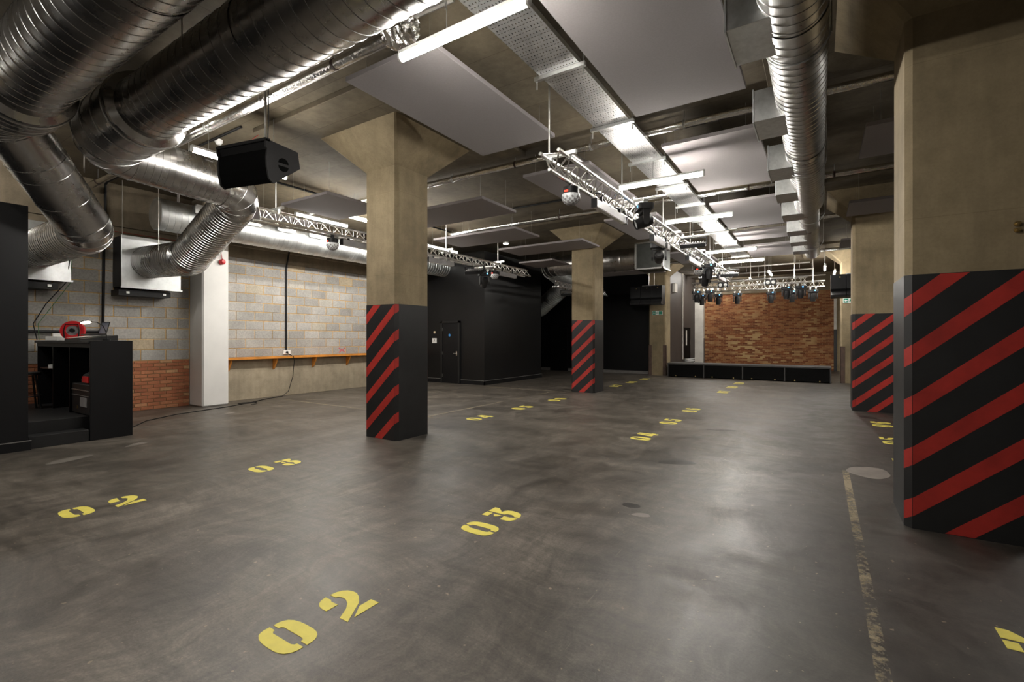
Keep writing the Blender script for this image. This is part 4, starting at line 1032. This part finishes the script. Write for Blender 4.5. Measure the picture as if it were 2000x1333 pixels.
# ------------------------------------------------------------------ loudspeakers
t = thing('hanging_loudspeaker', 'black wedge loudspeaker with curved grille hanging from a rod under the big duct', 'loudspeaker', (-5.0, 2.78, 3.07), (0, 0, 0))
XE, LN = -4.60, .80
sk = lambda a, b, h: Vector((XE - h * math.cos(.12), a - h * math.sin(.12) * .9 + .0, b + h * .06))
body = [(2.63, 3.46), (2.95, 3.43), (2.975, 3.29), (2.70, 3.07), (2.665, 3.10), (2.645, 3.20), (2.64, 3.30), (2.655, 3.40)]
MB().prism(body, sk, .02, LN - .02).build('cabinet', 'black_plastic', t)
for h in (0, LN - .02): 
    o = MB().prism([(2.615, 3.48), (2.96, 3.45), (2.985, 3.285), (2.70, 3.055), (2.65, 3.09), (2.628, 3.20), (2.622, 3.30), (2.63, 3.385), (2.615, 3.40)], sk, h, h + .02).build('end_plate', 'dark_plastic', t)
    if h == 0:
        hn = MB()
        for s in (-1, 1):
            arc = [(2.80 + .055 * math.cos(a), 3.27 + s * .014 + s * .055 * math.sin(a)) for a in [i * PI / 10 for i in range(11)]]
            hn.prism(arc, lambda a, b, q: sk(a, b, q), -.0025, .001)
        hn.build('hand_hole', 'grille_black', o)
gr = [(2.70, 3.065), (2.660, 3.10), (2.636, 3.20), (2.630, 3.30), (2.642, 3.39)]
MB().prism(gr + [(a + .004, b) for a, b in gr[::-1]], sk, .021, LN - .021).build('grille', 'grille_black', t)
MB().prism([(2.61, 3.46), (2.66, 3.46), (2.66, 3.49), (2.61, 3.49)], sk, 0, LN).build('top_rail', 'black_plastic', t)
MB().cyl((-4.93, 2.80, 3.45), (-4.93, 2.80, ZC), .013, 10).build('drop_rod', 'steel_rod', t)
MB().tube([(-4.91, 2.81, 3.46), (-4.905, 2.82, 3.9), (-4.90, 2.81, 4.3), (-4.91, 2.80, ZC)], .006, 6).build('cable', 'dark_steel', t)
def line_array(x0, x1, y, label, n=3):
    t = thing('loudspeaker_array', label, 'loudspeaker', ((x0 + x1) / 2, y, 2.75))
    w_ = (x1 - x0) / n
    for k in range(n):
        a = x0 + k * w_
        b = MB().prism([(-.2, 3.50), (.25, 3.52), (.25, 2.80), (.05, 2.76), (-.16, 2.98), (-.22, 3.05)], lambda p, q, h: Vector((h, y + p, q)), a + .006, a + w_ - .006).build('cabinet', 'black_plastic', t)
        MB().prism([(-.16, 2.98), (-.30, 2.86), (-.27, 2.79), (.05, 2.76)], lambda p, q, h: Vector((h, y + p, q)), a + .006, a + w_ - .006).build('horn_flare', 'dark_plastic', b)
        MB().box(a + w_ * .55, a + w_ * .55 + .035, y - .206, y - .2, 3.40, 3.43).build('badge', 'brass', b)
    xm = (x0 + x1) / 2
    for s in (.06, .26): MB().cyl((xm + s, y, 3.5), (xm + s, y, ZC), .012, 8).build('drop_rod', 'steel_rod', t)
    MB().box(xm - .2, xm + .4, y - .03, y + .03, 3.5, 3.54).build('fly_bar', 'zinc', t)
line_array(-6.2, -4.98, 18.25, 'black loudspeaker array of three cabinets hanging before the rear black wall')
line_array(.29, 1.5, 18.25, 'black loudspeaker array hanging over the gap past the stage')

# ------------------------------------------------------------------ shelf bay
t = thing('wall_shelf', 'long orange wooden shelf on brackets under the block wall', 'shelf', (XL + .15, 8.8, .9))
MB().cbox(XL + .052, XL + .27, 5.54, 12.12, 1.0, 1.04, .004).build('shelf_board', 'orange_wood', t)
MB().cbox(XL + .252, XL + .275, 5.54, 12.12, .985, 1.045, .003).build('front_lip', 'orange_wood', t)
for k in range(6):
    y = 5.76 + k * 1.12
    MB().prism([(.052, 1.0), (.235, 1.0), (.235, .96), (.10, .74), (.052, .70)], lambda a, b, h: Vector((XL + a, y + h, b)), -.02, .02).build('bracket', 'orange_wood', t)
t = thing('power_socket', 'white double socket with black plug above the orange shelf', 'socket', (XL + .03, 7.26, 1.12))
MB().cbox(XL + .012, XL + .04, 7.16, 7.36, 1.08, 1.19, .004).build('plate', 'white_plastic', t)
MB().cyl((XL + .04, 7.25, 1.13), (XL + .075, 7.25, 1.13), .028, 12).build('plug', 'black_plastic', t)
tag(MB().tube([(XL + .07, 7.25, 1.11), (XL + .30, 7.28, 1.02), (XL + .295, 7.30, .9), (XL + .25, 7.29, .5), (XL + .20, 7.20, .12), (XL + .25, 7.0, .012), (XL + .4, 6.5, .010), (XL + .75, 5.9, .009), (XL + 1.0, 5.3, .009), (XL + 1.1, 4.8, .009), (XL + 1.25, 4.2, .009), (XL + 1.6, 3.6, .009), (XL + 2.3, 3.1, .009)], .008, 6).build('power_cable', 'black_plastic'), 'black power cable trailing from the socket across the floor to the booth', 'cable')
tag(MB().tube([(XL + .95 + .16 * math.cos(k / 4), 5.75 + .2 * math.sin(k / 4), .012 + .0015 * k) for k in range(30)], .007, 6).build('cable_loop', 'black_plastic'), 'loop of black cable lying on the floor beside the white pilaster', 'cable')
t = thing('alarm_sounder', 'round red alarm sounder hanging on the white pilaster', 'alarm', (-11.18, 5.36, 3.2))
MB().lathe([(0, .10), (.04, .095), (.06, .06), (.06, 0)], 20, Matrix.Translation((-11.195, 5.36, 3.2)) @ Matrix.Rotation(PI / 2, 4, 'Y')).build('body', 'bright_red', t)
MB().tube([(-11.17, 5.36, 3.26), (-11.18, 5.32, 3.5), (-11.19, 5.30, 3.62), (-11.2, 5.28, 3.75)], .009, 6).build('cable', 'red_cable', t)

# ------------------------------------------------------------------ booth
lw = struct(MB().box(-9.1, -8.9, YB, 1.81, 0, 3.27).build('wall_booth_partition', 'black_paint'))
bb = struct(MB().box(-8.9, -8.875, YB, 1.835, 0, .12).build('baseboard_booth', 'black_paint')); MB().box(-8.9, -8.873, YB, 1.837, .12, .13).build('top_edge', 'edge_grey', bb)
t = thing('booth_steps', 'two black painted steps up into the sound booth', 'steps', (-9.2, 2.1, 0))
MB().cbox(-9.22, -8.94, 1.82, 2.455, 0, .165, .004).build('lower_step', 'black_column', t)
MB().cbox(XL + .02, -9.2, .2, 2.925, 0, .333, .004).build('platform', 'black_column', t)
t = thing('booth_counter', 'black booth counter with open shelves beside the steps', 'counter', (-10.2, 2.7, 0))
MB().cbox(-8.96, -8.92, 2.46, 2.97, 0, 1.46, .004).build('end_panel', 'black_paint', t)
MB().cbox(-11.6, -8.96, 2.93, 2.97, 0, 1.44, .004).build('back_panel', 'black_paint', t)
MB().cbox(-11.62, -8.95, 2.44, 2.98, 1.42, 1.46, .004).build('counter_top', 'black_column', t)
for x in (-11.58, -10.72, -9.9): MB().box(x, x + .025, 2.47, 2.93, .335, 1.42).build('divider', 'black_paint', t)
MB().box(-11.55, -10.72, 2.5, 2.93, .97, .99).build('shelf', 'dark_wood', t)
MB().box(-11.6, -8.97, 2.47, 2.49, 1.36, 1.42).build('rail', 'black_paint', t)
t = thing('flight_case', 'black flight case with white label under the booth counter', 'case', (-9.55, 2.68, .335))
MB().cbox(-10.0 + .13, -9.12, 2.50, 2.90, .345, .80, .008).build('body', 'black_column', t)
MB().box(-9.87, -9.12, 2.494, 2.5, .70, .712).build('edge_trim', 'zinc', t); MB().box(-9.87, -9.12, 2.494, 2.5, .62, .628).build('edge_trim', 'edge_grey', t)
MB().box(-9.48, -9.20, 2.492, 2.5, .46, .60).build('paper_label', 'grey_plastic', t); MB().box(-9.62, -9.60, 2.492, 2.5, .42, .46).build('latch', 'brass', t)
t = thing('tool_bag', 'dark bag with red patch on top of the flight case', 'bag', (-9.5, 2.7, .8))
MB().lathe([(0, 0), (.30, .0), (.31, .05), (.26, .13), (.12, .18), (0, .19)], 18, Matrix.Translation((-9.55, 2.7, .80)) @ Matrix.Diagonal((1, .5, 1, 1))).build('bag', 'black_column', t)
MB().box(-9.42, -9.16, 2.50, 2.53, .83, .92).build('red_patch', 'bright_red', t)
t = thing('tape_roll', 'white tape roll on the booth shelf', 'tape', (-10.95, 2.56, .99))
MB().lathe([(.05, 0), (.09, 0), (.09, .06), (.05, .06), (.05, 0)], 18, Matrix.Translation((-10.95, 2.56, .991))).build('roll', 'white_plastic', t)
t = thing('bar_stool', 'black stool standing inside the booth', 'stool', (-10.9, 2.2, .335))
MB().cyl((-10.9, 2.2, .90), (-10.9, 2.2, .94), .17, 20).build('seat', 'black_column', t)
for a in range(4):
    q = PI / 4 + a * PI / 2; MB().cyl((-10.9 + .2 * math.cos(q), 2.2 + .2 * math.sin(q), .335), (-10.9 + .12 * math.cos(q), 2.2 + .12 * math.sin(q), .9), .014, 8).build('leg', 'dark_steel', t)
MB().tube([(-10.9 + .17 * math.cos(k * PI / 8), 2.2 + .17 * math.sin(k * PI / 8), .55) for k in range(17)], .009, 6).build('foot_ring', 'dark_steel', t)
ZT = 1.46
t = thing('cable_reel', 'red cable reel standing on the booth counter', 'cable reel', (-10.45, 2.7, ZT))
RM = Matrix.Translation((-10.45, 2.66, ZT + .165)) @ Matrix.Rotation(1.0, 4, 'Z') @ Matrix.Rotation(PI / 2 - .12, 4, 'X')
MB().lathe([(.085, .03), (.16, .035), (.165, .0), (.16, -.035), (.085, -.03), (.085, .03)], 30, RM).build('rim', 'bright_red', t)
MB().lathe([(0, .022), (.086, .022)], 30, RM).lathe([(0, -.022), (.086, -.022)], 30, RM).build('face_plate', 'grey_plastic', t)
MB().lathe([(0, .06), (.03, .06), (.035, .022)], 16, RM).build('hub', 'black_plastic', t)
MB().tube([RM @ Vector(q) for q in ((-.09, -.13, .05), (-.1, .0, .06), (-.08, .1, .06), (.08, .1, .06), (.1, 0, .06), (.09, -.13, .05))], .01, 6).build('stand', 'black_plastic', t)
t = thing('laptop', 'open dark laptop on the booth counter beside the lamp', 'laptop', (-9.75, 2.75, ZT))
MB().cbox(-9.93, -9.60, 2.62, 2.84, ZT + .09, ZT + .105, .003).build('keyboard_base', 'dark_plastic', t)
lid = MB().cbox(-.165, .165, -.005, .005, 0, .21, .003, Matrix.Translation((-9.765, 2.845, ZT + .10)) @ Matrix.Rotation(-.25, 4, 'X')).build('lid', 'dark_plastic', t)
MB().box(-.15, .15, -.0065, -.005, .015, .195, Matrix.Translation((-9.765, 2.845, ZT + .10)) @ Matrix.Rotation(-.25, 4, 'X')).build('screen', 'screen_dim', lid)
t = thing('desk_lamp', 'lit gooseneck lamp on the booth counter', 'lamp', (-9.35, 2.75, ZT))
MB().cyl((-9.35, 2.78, ZT + .0), (-9.35, 2.78, ZT + .025), .05, 16).build('base', 'black_plastic', t)
MB().tube([(-9.35, 2.78, ZT + .02), (-9.35, 2.77, ZT + .14), (-9.39, 2.74, ZT + .24), (-9.50, 2.70, ZT + .29), (-9.64, 2.66, ZT + .30)], .007, 8).build('gooseneck', 'black_plastic', t)
LM = Matrix.Translation((-9.76, 2.64, ZT + .295)) @ Matrix.Rotation(-.25, 4, 'Y')
MB().lathe([(0, .02), (.06, .018), (.085, 0), (.08, -.008)], 20, LM @ Matrix.Diagonal((1.3, .8, 1, 1))).build('shade', 'black_plastic', t); MB().lathe([(0, -.009), (.078, -.008)], 20, LM @ Matrix.Diagonal((1.3, .8, 1, 1))).build('lamp_disc', 'lamp_glow', t)
t = thing('mixing_desk', 'slanted mixing desk covered with papers on the booth counter', 'mixing desk', (-9.6, 2.7, ZT))
MB().prism([(2.48, 0), (2.95, 0), (2.95, .085), (2.48, .03)], lambda a, b, h: Vector((h, a, ZT + b)), -10.15, -9.45).build('body', 'dark_plastic', t)
tag(MB().box(-.22, .22, -.13, .13, 0, .004, Matrix.Translation((-9.82, 2.63, ZT + .062)) @ Matrix.Rotation(.117, 4, 'X') @ Matrix.Rotation(.15, 4, 'Z')).build('paper_sheet', 'paper'), 'white paper sheet lying on the mixing desk', 'paper')
for i, (x, y, a) in enumerate(((-11.15, 2.66, .2), (-10.95, 2.72, -.3))):
    tag(MB().cbox(-.17, .17, -.12, .12, 0, .07 + i * .03, .004, Matrix.Translation((x, y, ZT + i * 0)) @ Matrix.Rotation(a, 4, 'Z')).build('paper_stack', 'paper') if i == 0 else MB().cbox(-.12, .12, -.09, .09, 0, .05, .004, Matrix.Translation((-11.14, 2.66, ZT + .071)) @ Matrix.Rotation(-.2, 4, 'Z')).build('paper_stack', 'paper'), ['stack of papers lying on the far end of the booth counter', 'small notepad lying on top of the paper stack'][i], 'papers')
t = thing('booth_rail', 'black pipe rail with round joints fixed to the block wall behind the booth', 'rail', (XL + .05, 2.4, 1.0))
MB().cyl((XL + .06, 2.08, 1.62), (XL + .06, 3.40, 1.62), .026, 12).build('rail', 'black_paint', t)
MB().cyl((XL + .06, 2.10, .9), (XL + .06, 2.10, 1.62), .035, 12).build('post', 'black_paint', t)
for q in (2.10, 3.42): MB().cyl((XL + .012, q, 1.62), (XL + .10, q, 1.62), .06, 14).build('joint', 'black_paint', t)
tag(MB().cbox(XL + .012, XL + .05, 1.85, 2.2, .86, 1.02, .004).build('trunking_plate', 'grey_plastic'), 'grey trunking plate on the block wall behind the booth', 'wall plate')
tag(MB().tube([(XL + .5, 2.84, 2.95), (XL + .42, 2.80, 2.5), (XL + .35, 2.55, 2.1), (XL + .3, 2.40, 1.75), (XL + .3, 2.45, 1.47)], .008, 6).build('hanging_cable', 'black_plastic'), 'black cable hanging from the air box to the booth counter', 'cable')
tag(MB().tube([(XL + .5, 2.865, 2.95), (XL + .42, 2.86, 2.5), (XL + .35, 2.65, 2.1), (XL + .31, 2.46, 1.75), (XL + .33, 2.47, 1.47)], .005, 6).build('hanging_cable', 'green_cable'), 'green cable hanging from the air box to the booth counter', 'cable')
